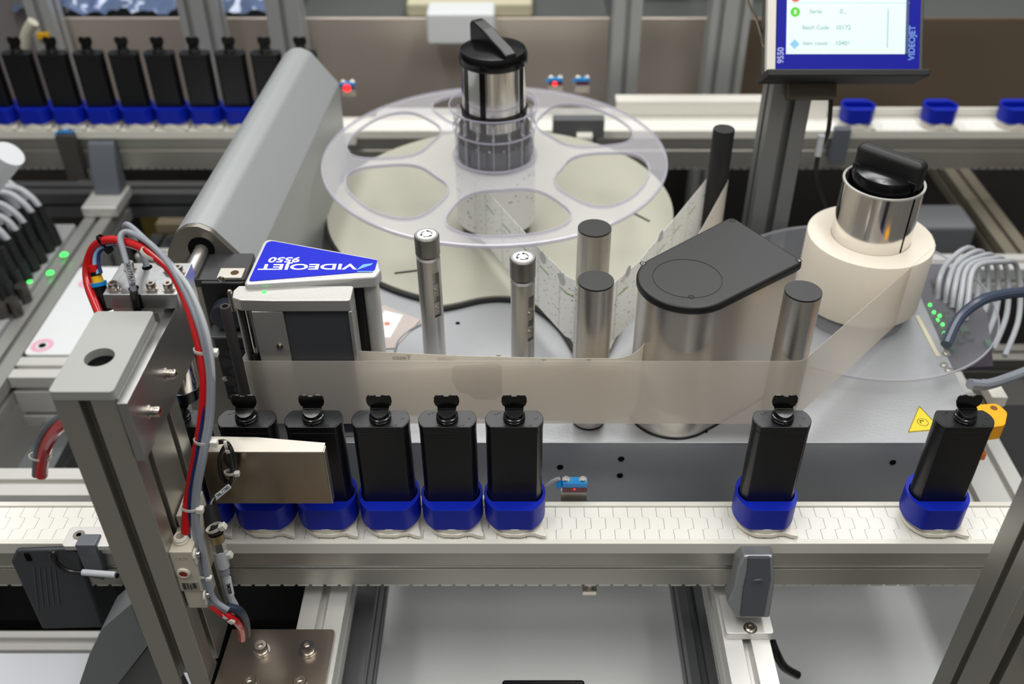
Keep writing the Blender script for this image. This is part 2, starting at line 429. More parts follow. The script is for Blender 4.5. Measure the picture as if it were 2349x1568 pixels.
def make_carrier(loc, label, group):
    t = thing('bottle_carrier', label, 'carrier', (0, 0, 0), group)
    b = B()
    fin = [(.008, -.0318), (.016, -.0290), (.0235, -.0288), (.030, -.0318), (.0375, -.0338), (.0378, -.0318), (.0345, -.020), (.033, -.004), (.033, .004), (.0345, .020), (.0378, .0318), (.0375, .0338), (.030, .0318), (.0235, .0288), (.016, .0290), (.008, .0318)]
    arc = circ(0, 0, .0328, 36, 104, 256)
    b.prism(fin+arc[1:-1], .0015, .0066)
    b.lathe([(0, .0), (.0300, 0), (.0300, .0015), (.0, .0015)], n=48)
    b.lathe([(0, .0066), (.0308, .0066), (.0310, .0150), (0, .0150)], n=48)
    obj('base', b, CREAM, t, bevel=.0005)
    b = B()
    holed(b, [cup_outer(), [(x*1.02, y*1.03) for x, y in bottle_outline(1.0)]], .0175, .0470)
    b.prism(cup_outer(), .0140, .0175)
    obj('cup', b, BLUE, t, bevel=.0006)
    t.location = loc
    return t
def pair(x, y, blabel, clabel, bg, cg, first, sc=1.0, withb=True):
    if first['c'] is None: first['c'] = make_carrier((x, y, .001), clabel, cg); c = first['c']
    else: c = copy_tree(first['c'], (x, y, .001), label=clabel, group=cg)
    c.scale = (sc, sc, sc)
    if withb:
        if first['b'] is None: first['b'] = make_bottle((x, y, .001), blabel, bg); o = first['b']
        else: o = copy_tree(first['b'], (x, y, .001), label=blabel, group=bg)
        o.scale = (sc, sc, sc)
first = {'c': None, 'b': None}
YB = .8165
front = [(-.0100, 'rightmost black bottle of the close-packed queue on the front conveyor', 'rightmost blue carrier of the close-packed queue on the front conveyor'),
         (-.0850, 'black bottle second from the right in the packed front queue', 'blue carrier second from the right in the packed front queue'),
         (-.1600, 'black bottle third from the right in the packed front queue, clear of the steel guard', 'blue carrier third from the right in the packed front queue, right of the guard'),
         (-.2350, 'black bottle half behind the right end of the brushed steel guard', 'blue bottle carrier under the right end of the brushed steel guard'),
         (-.3100, 'black bottle behind the middle of the brushed steel guard, only its top showing', 'blue bottle carrier under the middle of the brushed steel guard'),
         (-.3850, 'black bottle directly under the press plunger, mostly hidden by the red hose', 'blue carrier peeping out behind the black cable connector'),
         (.2905, 'lone black bottle on the front conveyor before the grey conveyor clamp', 'blue carrier standing alone above the grey conveyor clamp on the front conveyor'),
         (.4950, 'black bottle at the right end of the front conveyor, before the yellow lockout box', 'blue carrier at the right end of the front conveyor beside the slanted aluminium post')]
for x, bl, cl in front: pair(x, YB, bl, cl, 'black bottles on the front conveyor', 'blue carriers on the front conveyor', first)
names = ['eighth', 'seventh', 'sixth', 'fifth', 'fourth', 'third', 'second', 'first']
x8 = -.4514
far = ['leftmost black bottle of the far row, cut off by the picture edge', 'far-row black bottle third from the left edge', 'far-row black bottle in front of the leaning cream cable', 'far-row black bottle fourth from the left', 'far-row black bottle fifth from the left',
       'far-row black bottle just left of the thick double background post', 'far-row black bottle before the thick double background post', 'x', 'far-row black bottle whose tab peeps over the top of the big grey housing']
for k in range(9, -1, -1):
    x = x8-k*.0722
    pos = ['whose tab peeps over the big grey housing', 'cut off by the big grey housing', 'second from the big grey housing', 'third from the big grey housing', 'fourth from the big grey housing', 'fifth from the big grey housing', 'sixth from the big grey housing', 'seventh from the big grey housing', 'second from the left picture edge', 'cut off by the left picture edge'][k]
    pair(x, YF-.003, 'black bottle of the far row '+pos, 'blue carrier under the far bottle '+pos, 'black bottles on the far conveyor', 'blue carriers on the far conveyor', first, .963)
for x, l in ((.705, 'empty blue carrier on the far conveyor, first one right of the display post'), (.878, 'middle one of the three empty blue carriers on the far conveyor'), (1.040, 'empty blue carrier on the far conveyor, cut off by the right picture edge')):
    pair(x, YF-.003, '', l, '', 'empty blue carriers on the far conveyor', first, .963, False)

# ================================================================ labelling machine
ZP = .0493
t = thing('labelling_machine', 'grey powder-coated base of the labelling machine under the rollers and reels', 'machine', (0, .90, ZP))
b = B()
b.prism([(-.262, .90), (.584, .90), (.612, 1.31), (-.262, 1.31)], ZP-.002, ZP)
obj('top_plate', b, PAINT, t, bevel=.0012)
b = B().box(-.262, .584, .9005, .9025, -.058, ZP-.002)
obj('front_panel', b, mat('grey_powder_front', rgb(150, 153, 158), .34, .3, bump=.2, bscale=260), t, bevel=.001)
b = B().hexa([Vector(p) for p in ((.582, .9025, -.058), (.584, .9025, -.058), (.612, 1.31, -.058), (.610, 1.31, -.058), (.582, .9025, ZP-.002), (.584, .9025, ZP-.002), (.612, 1.31, ZP-.002), (.610, 1.31, ZP-.002))])
obj('side_panel', b, PAINT, t)
obj('back_panel', B().box(-.262, .608, 1.306, 1.308, -.058, ZP-.002), PAINT, t)
b = B().box(-.262, -.260, .9025, 1.306, -.058, ZP-.002)
obj('side_panel', b, PAINT, t)
b = B()
for u, v in ((1425, 1052), (1422, 1090), (2048, 1060), (1285, 1071)):
    p = Py(u, v, .9003); b.lathe([(.0024, 0), (.0042, .0), (.0042, .0006), (.0024, .0006)], n=16, closed=True, M=Matrix.Translation(p) @ Matrix.Rotation(PI/2, 4, 'X'))
    b.lathe([(0, 0), (.0024, 0), (.0024, .0002), (0, .0002)], n=12, M=Matrix.Translation(p) @ Matrix.Rotation(PI/2, 4, 'X'))
obj('screw_hole', b, DARK, t)
for u, v, r_ in ((1267, 590, .004), (1050, 741, .0035), (1620, 990, .002)):
    p = Pz(u, v, ZP+.0065 if v < 650 else ZP); obj('plate_hole', B().lathe([(0, 0), (r_, 0), (r_, .0002), (0, .0002)], c=p, n=16), DARK, t)
# beige round reel table, with the dark gasket and shadow gap under its rim
def smooth_curve(pts, k=5):
    Q = []
    for i in range(len(pts)-1):
        a_, b_, c_, d_ = pts[max(i-1, 0)], pts[i], pts[i+1], pts[min(i+2, len(pts)-1)]
        for k_ in range(k):
            q_ = k_/k; Q.append(.5*((2*b_)+(c_-a_)*q_+(2*a_-5*b_+4*c_-d_)*q_*q_+(3*b_-a_-3*c_+d_)*q_**3))
    return Q+[pts[-1]]
sc_pts = smooth_curve([Pz(u, v, .0595) for u, v in ((985, 697), (1012, 699), (1052, 692), (1100, 681), (1150, 677), (1200, 684), (1248, 710), (1290, 748), (1322, 800))])
rim = [Vector((-.039+.297*math.cos(R(a)), 1.486+.297*math.sin(R(a)), 0)) for a in range(-38, 258, 3)]
rim = [p for p in rim if not (p.x > sc_pts[0].x-.004 and p.y < 1.25 and p.x < .12)]
extra = [Pz(1400, 800, .0595), Pz(1450, 690, .0595)]
tb = [(p.x, p.y) for p in sc_pts]+[(p.x, p.y) for p in extra]+[(p.x, p.y) for p in rim]
obj('reel_table', B().prism(tb, .0545, .0595), BEIGE, t, bevel=.0006)
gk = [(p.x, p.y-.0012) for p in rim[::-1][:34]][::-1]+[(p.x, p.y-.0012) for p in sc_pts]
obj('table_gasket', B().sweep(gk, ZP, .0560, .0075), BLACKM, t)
# light strip and lamp near the right rear
p0, p1 = Pz(2103, 725, ZP), Pz(2152, 818, ZP); d = (p1-p0).normalized(); q = Vector((-d.y, d.x, 0))*.003
b = B().prism([(p.x, p.y) for p in (p0-q, p1-q, p1+q, p0+q)], ZP, ZP+.0015)
obj('pale_strip', b, mat('cream_strip', rgb(235, 228, 190), .5), t)
for u, v in ((2170, 812), (2176, 850), (2165, 838)):
    p = Pz(u, v, ZP); obj('screw', B().bolt(p, (0, 0, 1), .0045, .003), BOLT, t)
# ridged markers on the reel table
for (u0, v0, u1, v1) in ((905, 627, 962, 620), (1455, 490, 1490, 508)):
    p0, p1 = Pz(u0, v0, .0597), Pz(u1, v1, .0597); d = (p1-p0).normalized(); q = Vector((-d.y, d.x, 0))*.0016
    obj('table_mark', B().prism([(p.x, p.y) for p in (p0-q, p1-q, p1+q, p0+q)], .0597, .0607), DARK, t)
# pinkish pad and its warning label left of the posts
c = [Pz(u, v, ZP) for u, v in ((880, 700), (965, 735), (905, 800), (800, 806))]
obj('pad', B().prism([(p.x, p.y) for p in c], ZP, ZP+.002), mat('warm_pad', rgb(196, 184, 178), .5), t, bevel=.001)
c = [Pz(u, v, ZP+.002) for u, v in ((882, 712), (925, 722), (895, 775), (850, 770))]
l_ = obj('pad_label', B().prism([(p.x, p.y) for p in c], ZP+.002, ZP+.0024), mat('white_label', rgb(240, 240, 240), .4), t)
p = Pz(888, 742, ZP+.0025); obj('label_mark', B().lathe([(0, 0), (.0045, 0), (.0045, .0002), (0, .0002)], c=p, n=20), mat('pink_print', rgb(220, 140, 120), .5), t)
# yellow warning sticker
c = [Pz(u, v, ZP) for u, v in ((2108, 930), (2160, 985), (2082, 992))]
MACH = t
k = thing('warning_sticker', 'yellow triangular sticker on the machine base, left of the last front bottle', 'sticker', c[0])
obj('backing', B().prism([(p.x, p.y) for p in c], ZP+.00005, ZP+.0004), YELS, k)
cc = (c[0]+c[1]+c[2])/3
obj('print', B().lathe([(.0065, 0), (.0072, 0), (.0072, .0006), (.0065, .0006)], c=cc, n=32, closed=True).tube([cc+Vector((-.003, -.002, .0006)), cc+Vector((-.0025, .003, .0006)), cc+Vector((.002, .002, .0006))], .0006, 6), PRINTD, k)
b = B()
for i in range(3):
    p, q2 = c[i]+Vector((0, 0, .0004)), c[(i+1) % 3]+Vector((0, 0, .0004)); b.tube([p+(cc-p)*.05, q2+(cc-q2)*.05], .0005, 4, 0)
obj('border', b, PRINTD, k)
# curved fixing cable on the plate
b = B().tube([Pz(u, v, ZP+.002) for u, v in ((905, 808), (915, 780), (940, 757), (968, 742))], .0012, 8)
put(obj('thin_cable', b, HOSEG), label='thin grey cable lying on the machine base left of the notched posts', cat='cable')

def roller(label, x, y, zt, r, group, z0=ZP+.0003):
    t = thing('guide_roller', label, 'roller', (x, y, z0), group)
    obj('sleeve', B().lathe([(0, z0+.003), (r, z0+.003), (r, zt-.002), (0, zt-.002)], c=(x, y, 0), n=48), STEEL, t)
    obj('cap', B().lathe([(0, zt-.002), (r*.995, zt-.002), (r*.995, zt-.0004), (r*.98, zt), (0, zt)], c=(x, y, 0), n=48), BLACKLID, t)
    obj('foot_ring', B().lathe([(0, z0), (r*1.0, z0), (r*1.0, z0+.003), (0, z0+.003)], c=(x, y, 0), n=40), BLACKL, t)
    return t
roller('steel guide roller with black cap in front of a similar one, left of the drum', .0845, .9435, .2665, .0213, 'steel guide rollers with black caps')
roller('steel guide roller with black cap, the rearmost, below the reel flange edge', .0900, 1.062, .2665, .0213, 'steel guide rollers with black caps', .0597)
roller('steel guide roller with black cap right of the big drum', .3205, .9215, .267, .0214, 'steel guide rollers with black caps')
obj('dark_shaft', B().lathe([(0, .045), (.0162, .045), (.0162, .2635), (.0155, .265), (0, .265)], c=(.3000, 1.350, 0), n=32), BLACKM, label='tall black guide shaft between the two strips of printed labels', cat='shaft')

def notched_post(label, x, y, zt, ang):
    t = thing('notched_post', label, 'post', (x, y, ZP), 'notched aluminium posts with arrow discs')
    r = .0150
    A = mat('turned_aluminium', rgb(200, 198, 194), .3, .95, bump=.15, bscale=400, stretch=(1, 1, 6))
    body = B()
    # shaft with a vertical milled slot facing the camera's right
    a0 = ang; slot0, slot1 = zt-.118, zt-.050
    n = 48; half = 20
    zs = [ZP+.0005, slot0, slot0+.004, slot1-.004, slot1, zt-.030]
    def ringpt(a, z, inset): return (x+(r-inset)*math.cos(a), y+(r-inset)*math.sin(a), z)
    body.lathe([(0, ZP+.0005), (r, ZP+.0005), (r, slot0)], c=(x, y, 0), n=n)
    arc = circ(0, 0, r, 40, math.degrees(ang)+half, math.degrees(ang)+360-half)
    inn = [((r-.007)*math.cos(ang-R(half)*1.4), (r-.007)*math.sin(ang-R(half)*1.4)), ((r-.007)*math.cos(ang+R(half)*1.4), (r-.007)*math.sin(ang+R(half)*1.4))]
    body.prism([(x+p[0], y+p[1]) for p in arc+inn], slot0, slot1)
    body.lathe([(r, slot1), (r, zt-.033), (r-.0022, zt-.030), (0, zt-.030)], c=(x, y, 0), n=n)
    body.lathe([(0, slot1), (r, slot1)], c=(x, y, 0), n=n); body.lathe([(0, slot0), (r, slot0)], c=(x, y, 0), n=n)
    obj('shaft', body, A, t)
    obj('collar', B().lathe([(0, zt-.030), (.0118, zt-.030), (.0118, zt-.027), (0, zt-.027)], c=(x, y, 0), n=32), DARK, t)
    k = obj('knob', B().lathe([(0, zt-.027), (.0155, zt-.027), (.0157, zt-.0015), (.0145, zt), (0, zt)], c=(x, y, 0), n=48), mat('knurled_alu', rgb(150, 148, 144), .38, .9), t)
    obj('disc', B().lathe([(0, zt), (.0118, zt), (.0118, zt+.0003), (0, zt+.0003)], c=(x, y, 0), n=40), mat('white_disc', rgb(245, 245, 245), .4), k)
    b = B()
    for a in (0, 120, 240):
        L = [(x+.0068*math.cos(R(a+q)), y+.0068*math.sin(R(a+q)), zt+.0004) for q in range(0, 76, 15)]
        b.tube(L, .0006, 6, 0)
        e = R(a+75); c0 = Vector((x+.0068*math.cos(e), y+.0068*math.sin(e), 0)); tg = Vector((-math.sin(e), math.cos(e), 0)); rd = Vector((math.cos(e), math.sin(e), 0))
        P = [c0+tg*.0032, c0+rd*.0022, c0-rd*.0022]; b.prism([(p.x, p.y) for p in P], zt+.0003, zt+.0008)
    obj('arrow_print', b, PRINTD, k)
    dr = Vector((math.cos(ang), math.sin(ang), 0)); sdv = Vector((-dr.y, dr.x, 0))
    for z in (zt-.078, zt-.106):
        c0 = Vector((x, y, z))+dr*(r-.0062)
        M = Matrix.Translation(c0) @ Matrix((( sdv.x, dr.x, 0, 0), (sdv.y, dr.y, 0, 0), (0, 0, 1, 0), (0, 0, 0, 1)))
        k = obj('clamp_block', B().box(-.0045, .0045, -.002, .0035, -.010, .008, M), ALU, t, bevel=.0004)
        obj('screw', B().bolt(c0+dr*.0032, dr, .0032, .002, False), BOLT, k)
    obj('foot', B().lathe([(0, ZP), (r+.004, ZP), (r+.004, ZP+.004), (r, ZP+.006), (0, ZP+.006)], c=(x, y, 0), n=32), A, t)
    return t
notched_post('left one of the two slotted aluminium posts with round arrow discs', -.1195, 1.040, .270, R(-50))
notched_post('right one of the two slotted aluminium posts with round arrow discs, nearer the label web', -.0005, .988, .270, R(-45))
obj('round_foot_plate', B().lathe([(0, ZP), (.0385, ZP), (.0385, ZP+.004), (.036, ZP+.006), (0, ZP+.006)], c=(-.0005+.005, .985, 0), n=48), BLACKM, label='black round plate at the foot of the right slotted post', cat='plate')

# big drum with black lid
zt = .256; cx, cy, r = .1945, .9635, .0600
c1, c2 = Vector((.272, 1.110)), Vector((.342, 1.000))
def tangent(c, r, p, side):
    d = Vector(p)-Vector(c); a = math.acos(r/d.length); base = math.atan2(d.y, d.x); return base+side*a
cl = (cx, cy)
a1 = tangent(cl, r, c1, 1); a2 = tangent(cl, r, c2, -1)
def lid_outline(rr, e):
    out = []
    A1 = math.degrees(a1); A2 = math.degrees(a2)
    while A2 < A1: A2 += 360
    for i in range(41): a = R(A1+(A2-A1)*i/40); out.append((cx+rr*math.cos(a), cy+rr*math.sin(a)))
    ctr = Vector((cx, cy))
    for c_, rad in ((c2, .009), (c1, .009)):
        q = c_+(c_-ctr).normalized()*e; out.append((q.x, q.y))
    rs = [0]*41+[.010, .010]
    return round_poly(out, rs, 6)
t = thing('lidded_drum', 'big brushed drum with a black teardrop lid, between the rollers', 'motor housing', (cx, cy, ZP))
obj('lid', B().prism(lid_outline(r, 0), zt-.012, zt), BLACKLID, t, bevel=.004, seg=4)
obj('drum', B().prism(lid_outline(r-.003, -.004), ZP+.002, zt-.012), STEEL, t)
obj('gasket', B().prism(lid_outline(r-.0015, -.002), ZP, ZP+.002), BLACKL, t)
e = Pz(1592, 622, zt)
ring = B().lathe([(.0405, 0), (.0412, 0), (.0412, .0003), (.0405, .0003)], c=(cx, cy, zt), n=64, closed=True)
obj('lid_ring', ring, BLACKL, t)
for u, v in ((1475, 604), (1680, 506), (1832, 597), (1586, 681)):
    p = Pz(u, v, zt); k = obj('screw', B().bolt(p-Vector((0, 0, .0016)), (0, 0, 1), .0027, .0016, False), BOLT, t)
    obj('recess', B().lathe([(.0028, 0), (.0040, 0), (.0040, .0002), (.0028, .0002)], c=p, n=20, closed=True), BLACKL, t)

# supply reel
X0, Y0 = -.0445, 1.408
t = thing('label_reel', 'clear flanged reel with a chrome hub and black knob, feeding printed labels', 'reel', (X0, Y0, .0595))
HAZE = mat('clear_flange', rgb(222, 221, 226), .22, alpha=.24, coat=.6)
HAZE2 = mat('clear_collar', rgb(222, 221, 226), .1, alpha=.09, coat=1)
EDGE = mat('flange_edge', rgb(204, 200, 218), .12, alpha=.42, coat=1)
loops = [circ(X0, Y0, .2700, 128)]; wins = []
for k in range(6):
    a0 = R(-83+60*k); W = []
    for i in range(48):
        q = 2*PI*i/48; cc, ss = math.cos(q), math.sin(q)
        rr = .180+.066*math.copysign(abs(cc)**.65, cc); aa = a0+R(26)*math.copysign(abs(ss)**.65, ss)*(1.0 if cc > 0 else (1-.0*abs(cc)))
        W.append((X0+rr*math.cos(aa), Y0+rr*math.sin(aa)))
    wins.append(W)
fl = obj('flange', holed(B(), loops+wins, .1895, .1925), HAZE, t)
b = B().lathe([(.2690, .188), (.2720, .1885), (.2728, .1910), (.2720, .1935), (.2690, .194)], c=(X0, Y0, 0), n=128, closed=True)
obj('flange_rim', b, EDGE, t)
for W in wins:
    b = B(); P = [Vector((x, y, .191)) for x, y in W]; n = len(P)
    o1 = []; 
    cW = sum(P, Vector())/n
    for p in P:
        d = (p-cW).normalized(); o1.append([b.bm.verts.new(p+d*.0018+Vector((0, 0, z))) for z in (-.0028, .0028)]+[b.bm.verts.new(p-d*.0006+Vector((0, 0, z))) for z in (.0028, -.0028)])
    for i in range(n):
        A_, C_ = o1[i], o1[(i+1) % n]
        for k in range(4): b.face([A_[k], A_[(k+1) % 4], C_[(k+1) % 4], C_[k]])
    obj('window_rim', b, EDGE, t)
co = obj('collar', B().lathe([(.060, .194), (.064, .194), (.064, .220), (.0652, .2215), (.064, .224), (.064, .264), (.0692, .275), (.0692, .2785), (.0665, .2785), (.060, .267)], c=(X0, Y0, 0), n=80, closed=True), HAZE2, t)
obj('collar_lip', B().lathe([(.0685, .2775), (.0698, .2780), (.0698, .2802), (.0678, .2802)], c=(X0, Y0, 0), n=80, closed=True).lathe([(.0635, .2415), (.0655, .2415), (.0655, .244), (.0635, .244)], c=(X0, Y0, 0), n=80, closed=True).lathe([(.0635, .1940), (.0675, .1940), (.0675, .1970), (.0635, .197)], c=(X0, Y0, 0), n=80, closed=True), EDGE, co)
b = B(); b2 = B()
for k in range(16):
    a = 2*PI*k/16
    M = Matrix.Translation((X0, Y0, 0)) @ Matrix.Rotation(a, 4, 'Z')
    b.box(.0590, .0620, -.0008, .0008, .196, .240, M)
    b2.box(.0590, .0638, -.0016, .0016, .248, .266, M)
    b2.lathe([(0, 0), (.0022, 0), (.0022, .0035), (0, .0035)], n=10, M=M @ Matrix.Translation((.0612, 0, .247)) @ Matrix.Rotation(PI/2, 4, 'Y'))
obj('collar_rib', b, mat('rib_clear', rgb(222, 220, 228), .12, alpha=.3, coat=1), co); obj('collar_pin', b2, MATS['rib_clear'], co)
obj('core_sleeve', B().lathe([(0, .060), (.0560, .060), (.0560, .216), (0, .216)], c=(X0, Y0, 0), n=64), mat('dark_core', rgb(70, 70, 78), .3, .5), t)
b = B()
for k in range(12):
    M = Matrix.Translation((X0, Y0, 0)) @ Matrix.Rotation(2*PI*k/12+.1, 4, 'Z'); b.box(.0545, .0580, -.0125, .0125, .198, .224, M)
obj('core_segment', b, mat('core_segment', rgb(84, 84, 92), .25, .6), t)
obj('hub', B().lathe([(0, .06), (.0488, .06), (.0488, .347), (0, .347)], c=(X0, Y0, 0), n=64), CHROME, t)
obj('hub_ring', B().lathe([(.0491, .226), (.0545, .226), (.0545, .248), (.0491, .248)], c=(X0, Y0, 0), n=64, closed=True).lathe([(.0491, .268), (.0515, .268), (.0515, .276), (.0491, .276)], c=(X0, Y0, 0), n=64, closed=True), BLACKL, t)
b = B()
for a in (-108, -30, 60, 170, 215): b.box(.0483, .0495, -.0045, .0045, .22, .3465, Matrix.Translation((X0, Y0, 0)) @ Matrix.Rotation(R(a), 4, 'Z'))
obj('hub_groove', b, BLACKL, t)
kn = obj('knob', B().lathe([(0, .3465), (.0508, .3465), (.0513, .3485), (.0513, .360), (.0485, .366), (.030, .3695), (0, .3705)], c=(X0, Y0, 0), n=64), BLACKL, t)
b = B(); ax = R(-55); M = Matrix.Translation((X0, Y0, .367)) @ Matrix.Rotation(ax, 4, 'Z')
prof_ = [(-.048, -.004), (.048, -.004), (.047, .004), (.034, .010), (.010, .017), (-.012, .025), (-.034, .030), (-.044, .030), (-.048, .024)]
prof_ = round_poly(prof_, .004, 4)
b.prism(prof_, -.0100, .0100, M @ Matrix(((1, 0, 0, 0), (0, 0, 1, 0), (0, 1, 0, 0), (0, 0, 0, 1))))
obj('grip', b, BLACK, kn, bevel=.006, seg=5)
for a in (35, 215):
    p = Vector((X0+.028*math.cos(R(a)), Y0+.028*math.sin(R(a)), .3685)); obj('screw', B().lathe([(0, 0), (.0022, 0), (.0020, .0006), (0, .0006)], c=p, n=16), BOLT, kn)

# printed label web
def web_mat(name, base, print_, alpha):
    m = bpy.data.materials.new(name); m.use_nodes = True; n = m.node_tree; L = n.links
    p = n.nodes['Principled BSDF']; p.inputs['Roughness'].default_value = .45
    uv = n.nodes.new('ShaderNodeUVMap'); sp = n.nodes.new('ShaderNodeSeparateXYZ'); L.new(uv.outputs[0], sp.inputs[0])
    def math_(op, a, b=None):
        q = n.nodes.new('ShaderNodeMath'); q.operation = op
        for i, s_ in enumerate((a, b)):
            if s_ is None: continue
            if isinstance(s_, (int, float)): q.inputs[i].default_value = s_
            else: L.new(s_, q.inputs[i])
        return q.outputs[0]
    U, V = sp.outputs['X'], sp.outputs['Y']        # metres along and across
    fu = math_('FRACT', math_('DIVIDE', U, .062))
    border = math_('MAXIMUM', math_('LESS_THAN', math_('ABSOLUTE', math_('SUBTRACT', fu, .5)), .012), math_('LESS_THAN', math_('ABSOLUTE', math_('SUBTRACT', V, .045)), -.1))
    mp = n.nodes.new('ShaderNodeMapping'); mp.inputs['Scale'].default_value = (150, 300, 1); L.new(uv.outputs[0], mp.inputs[0])
    nz = n.nodes.new('ShaderNodeTexNoise'); nz.inputs['Scale'].default_value = 1; nz.inputs['Detail'].default_value = 1; L.new(mp.outputs[0], nz.inputs['Vector'])
    dash = math_('GREATER_THAN', nz.outputs['Fac'], .69)
    green = math_('MULTIPLY', math_('LESS_THAN', math_('ABSOLUTE', math_('SUBTRACT', V, .072)), .0011), math_('GREATER_THAN', fu, .55))
    m1 = n.nodes.new('ShaderNodeMixRGB'); m1.inputs[1].default_value = base; m1.inputs[2].default_value = rgb(205, 205, 202); L.new(border, m1.inputs[0])
    m2 = n.nodes.new('ShaderNodeMixRGB'); m2.inputs[2].default_value = print_; L.new(m1.outputs[0], m2.inputs[1]); L.new(dash, m2.inputs[0])
    m3 = n.nodes.new('ShaderNodeMixRGB'); m3.inputs[2].default_value = rgb(140, 190, 110); L.new(m2.outputs[0], m3.inputs[1]); L.new(green, m3.inputs[0])
    L.new(m3.outputs[0], p.inputs['Base Color'])
    tr = n.nodes.new('ShaderNodeBsdfTranslucent'); L.new(m3.outputs[0], tr.inputs[0])
    mx = n.nodes.new('ShaderNodeMixShader'); mx.inputs[0].default_value = .45; out = n.nodes['Material Output']
    L.new(p.outputs[0], mx.inputs[1]); L.new(tr.outputs[0], mx.inputs[2]); L.new(mx.outputs[0], out.inputs[0])
    return m
PRINTWEB = web_mat('printed_labels', rgb(250, 250, 248), rgb(120, 122, 124), 1)
def ribbon(name, path, z0, z1, m, parent=None, **k):
    o = obj(name, B().sweep(path, z0, z1, .0005), m, parent, sharp=60, **k)
    uvl = o.data.uv_layers.new(name='UVMap'); P = [Vector(p[:2]) for p in path]; acc = [0]
    for a_, b_ in zip(P, P[1:]): acc.append(acc[-1]+(b_-a_).length)
    off = ORI[o.name]
    for poly in o.data.polygons:
        for li in poly.loop_indices:
            v = o.data.vertices[o.data.loops[li].vertex_index].co+off; w_ = Vector((v.x, v.y))
            i = min(range(len(P)), key=lambda j: (P[j]-w_).length_squared)
            uvl.data[li].uv = (acc[i], v.z-z0)
    return o
def arcpts(cx_, cy_, r_, a0, a1, n=12): return [(cx_+r_*math.cos(R(a0+(a1-a0)*i/n)), cy_+r_*math.sin(R(a0+(a1-a0)*i/n))) for i in range(n+1)]
ZL0, ZL1 = .082, .181
t = thing('label_web', 'strip of printed labels running from the clear reel round rollers to the printer', 'label strip', (0, 1.2, ZL0))
obj('roll_core', B().lathe([(.0566, ZL0), (.0636, ZL0), (.0636, ZL1+.006), (.0566, ZL1+.006)], c=(X0, Y0, 0), n=80, closed=True), mat('printed_roll', rgb(236, 236, 234), .5), t)
b = B(); rnd = random.Random(3)
for i in range(46):
    a = R(rnd.uniform(-170, -10)); z = rnd.uniform(ZL0+.006, ZL1-.006); L_ = rnd.choice((.002, .004, .007)); da = L_/.0636
    M = Matrix.Translation((X0, Y0, 0)) @ Matrix.Rotation(a, 4, 'Z'); b.box(.0634, .0639, -L_/2, L_/2, z, z+.0012, M)
obj('roll_print', b, mat('grey_print', rgb(110, 112, 116), .6), t)
strand = arcpts(X0, Y0, .0650, 215, 200, 2)[::-1]
s0 = (-.104, 1.40); p_r2 = (.0905-.0215*math.cos(R(35)), 1.068-.0215*math.sin(R(35)))
path1 = [s0, (-.0598, 1.3232), (.0205, 1.1533), (.058, 1.080)]+arcpts(.0905, 1.062, .0222, 160, 325, 14)+[(.158, 1.118), (.2835, 1.350)]
ribbon('label_strand', path1, ZL0, ZL1, PRINTWEB, t)
path2 = arcpts(.3000, 1.349, .0166, 150, -30, 12)+[(.258, 1.210), (.198, 1.080), (.148, .985)]+arcpts(.103, .951, .046, -5, -85, 10)+[(.05, .9050), (-.08, .9105), (-.1955, .9195)]
BACKW = mat('label_backing', rgb(238, 233, 222), .5, alpha=.85)
ribbon('returning_strand', path2, ZL0, ZL1, BACKW, t)
b = B()
for i in range(8):
    u = 922+103*i
    if u > 1400: break
    p = Py(u, 822, .906 if u > 1200 else .914)
    text(b, 'Testo', .0095, Matrix.Translation((p.x, p.y-.0012, .1762)) @ Matrix.Rotation(PI/2, 4, 'X') @ Matrix.Diagonal((-1, 1, 1, 1)))
obj('printed_word', b, mat('faint_print', rgb(170, 165, 155), .6), t)
b = B()
for u, v in ((1246, 590), (1290, 640)):   # round windows on the labels
    p0 = Pz(u, v, .15); 
    d = Vector((.0375, -.0733, 0)).normalized(); q = Vector((.0205, 1.1533, 0))
    # put it on the strand's plane
    n_ = Vector((-d.y, d.x, 0)); o_ = O_; ry = ray(u, v); k_ = (q-o_).dot(n_)/ry.dot(n_); p = o_+ry*k_
    M = Matrix.Translation(p+n_*(-.0006)) @ n_.to_track_quat('Z', 'Y').to_matrix().to_4x4()
    b.lathe([(0, -.0002), (.0090, -.0002), (.0090, .0002), (0, .0002)], n=28, M=M)
d = Vector((.1255, .232, 0)).normalized(); n_ = Vector((-d.y, d.x, 0)); q = Vector((.158, 1.118, 0))
for u, v in ((1440, 622), (1515, 541)):
    ry = ray(u, v); p = O_+ry*((q-O_).dot(n_)/ry.dot(n_)); s_ = -1 if ry.dot(n_) > 0 else 1
    M = Matrix.Translation(p+n_*(s_*.0006)) @ n_.to_track_quat('Z', 'Y').to_matrix().to_4x4()
    b.lathe([(0, -.0002), (.0085, -.0002), (.0085, .0002), (0, .0002)], n=28, M=M)
obj('round_print', b, mat('grey_round_print', rgb(188, 190, 188), .5), t)

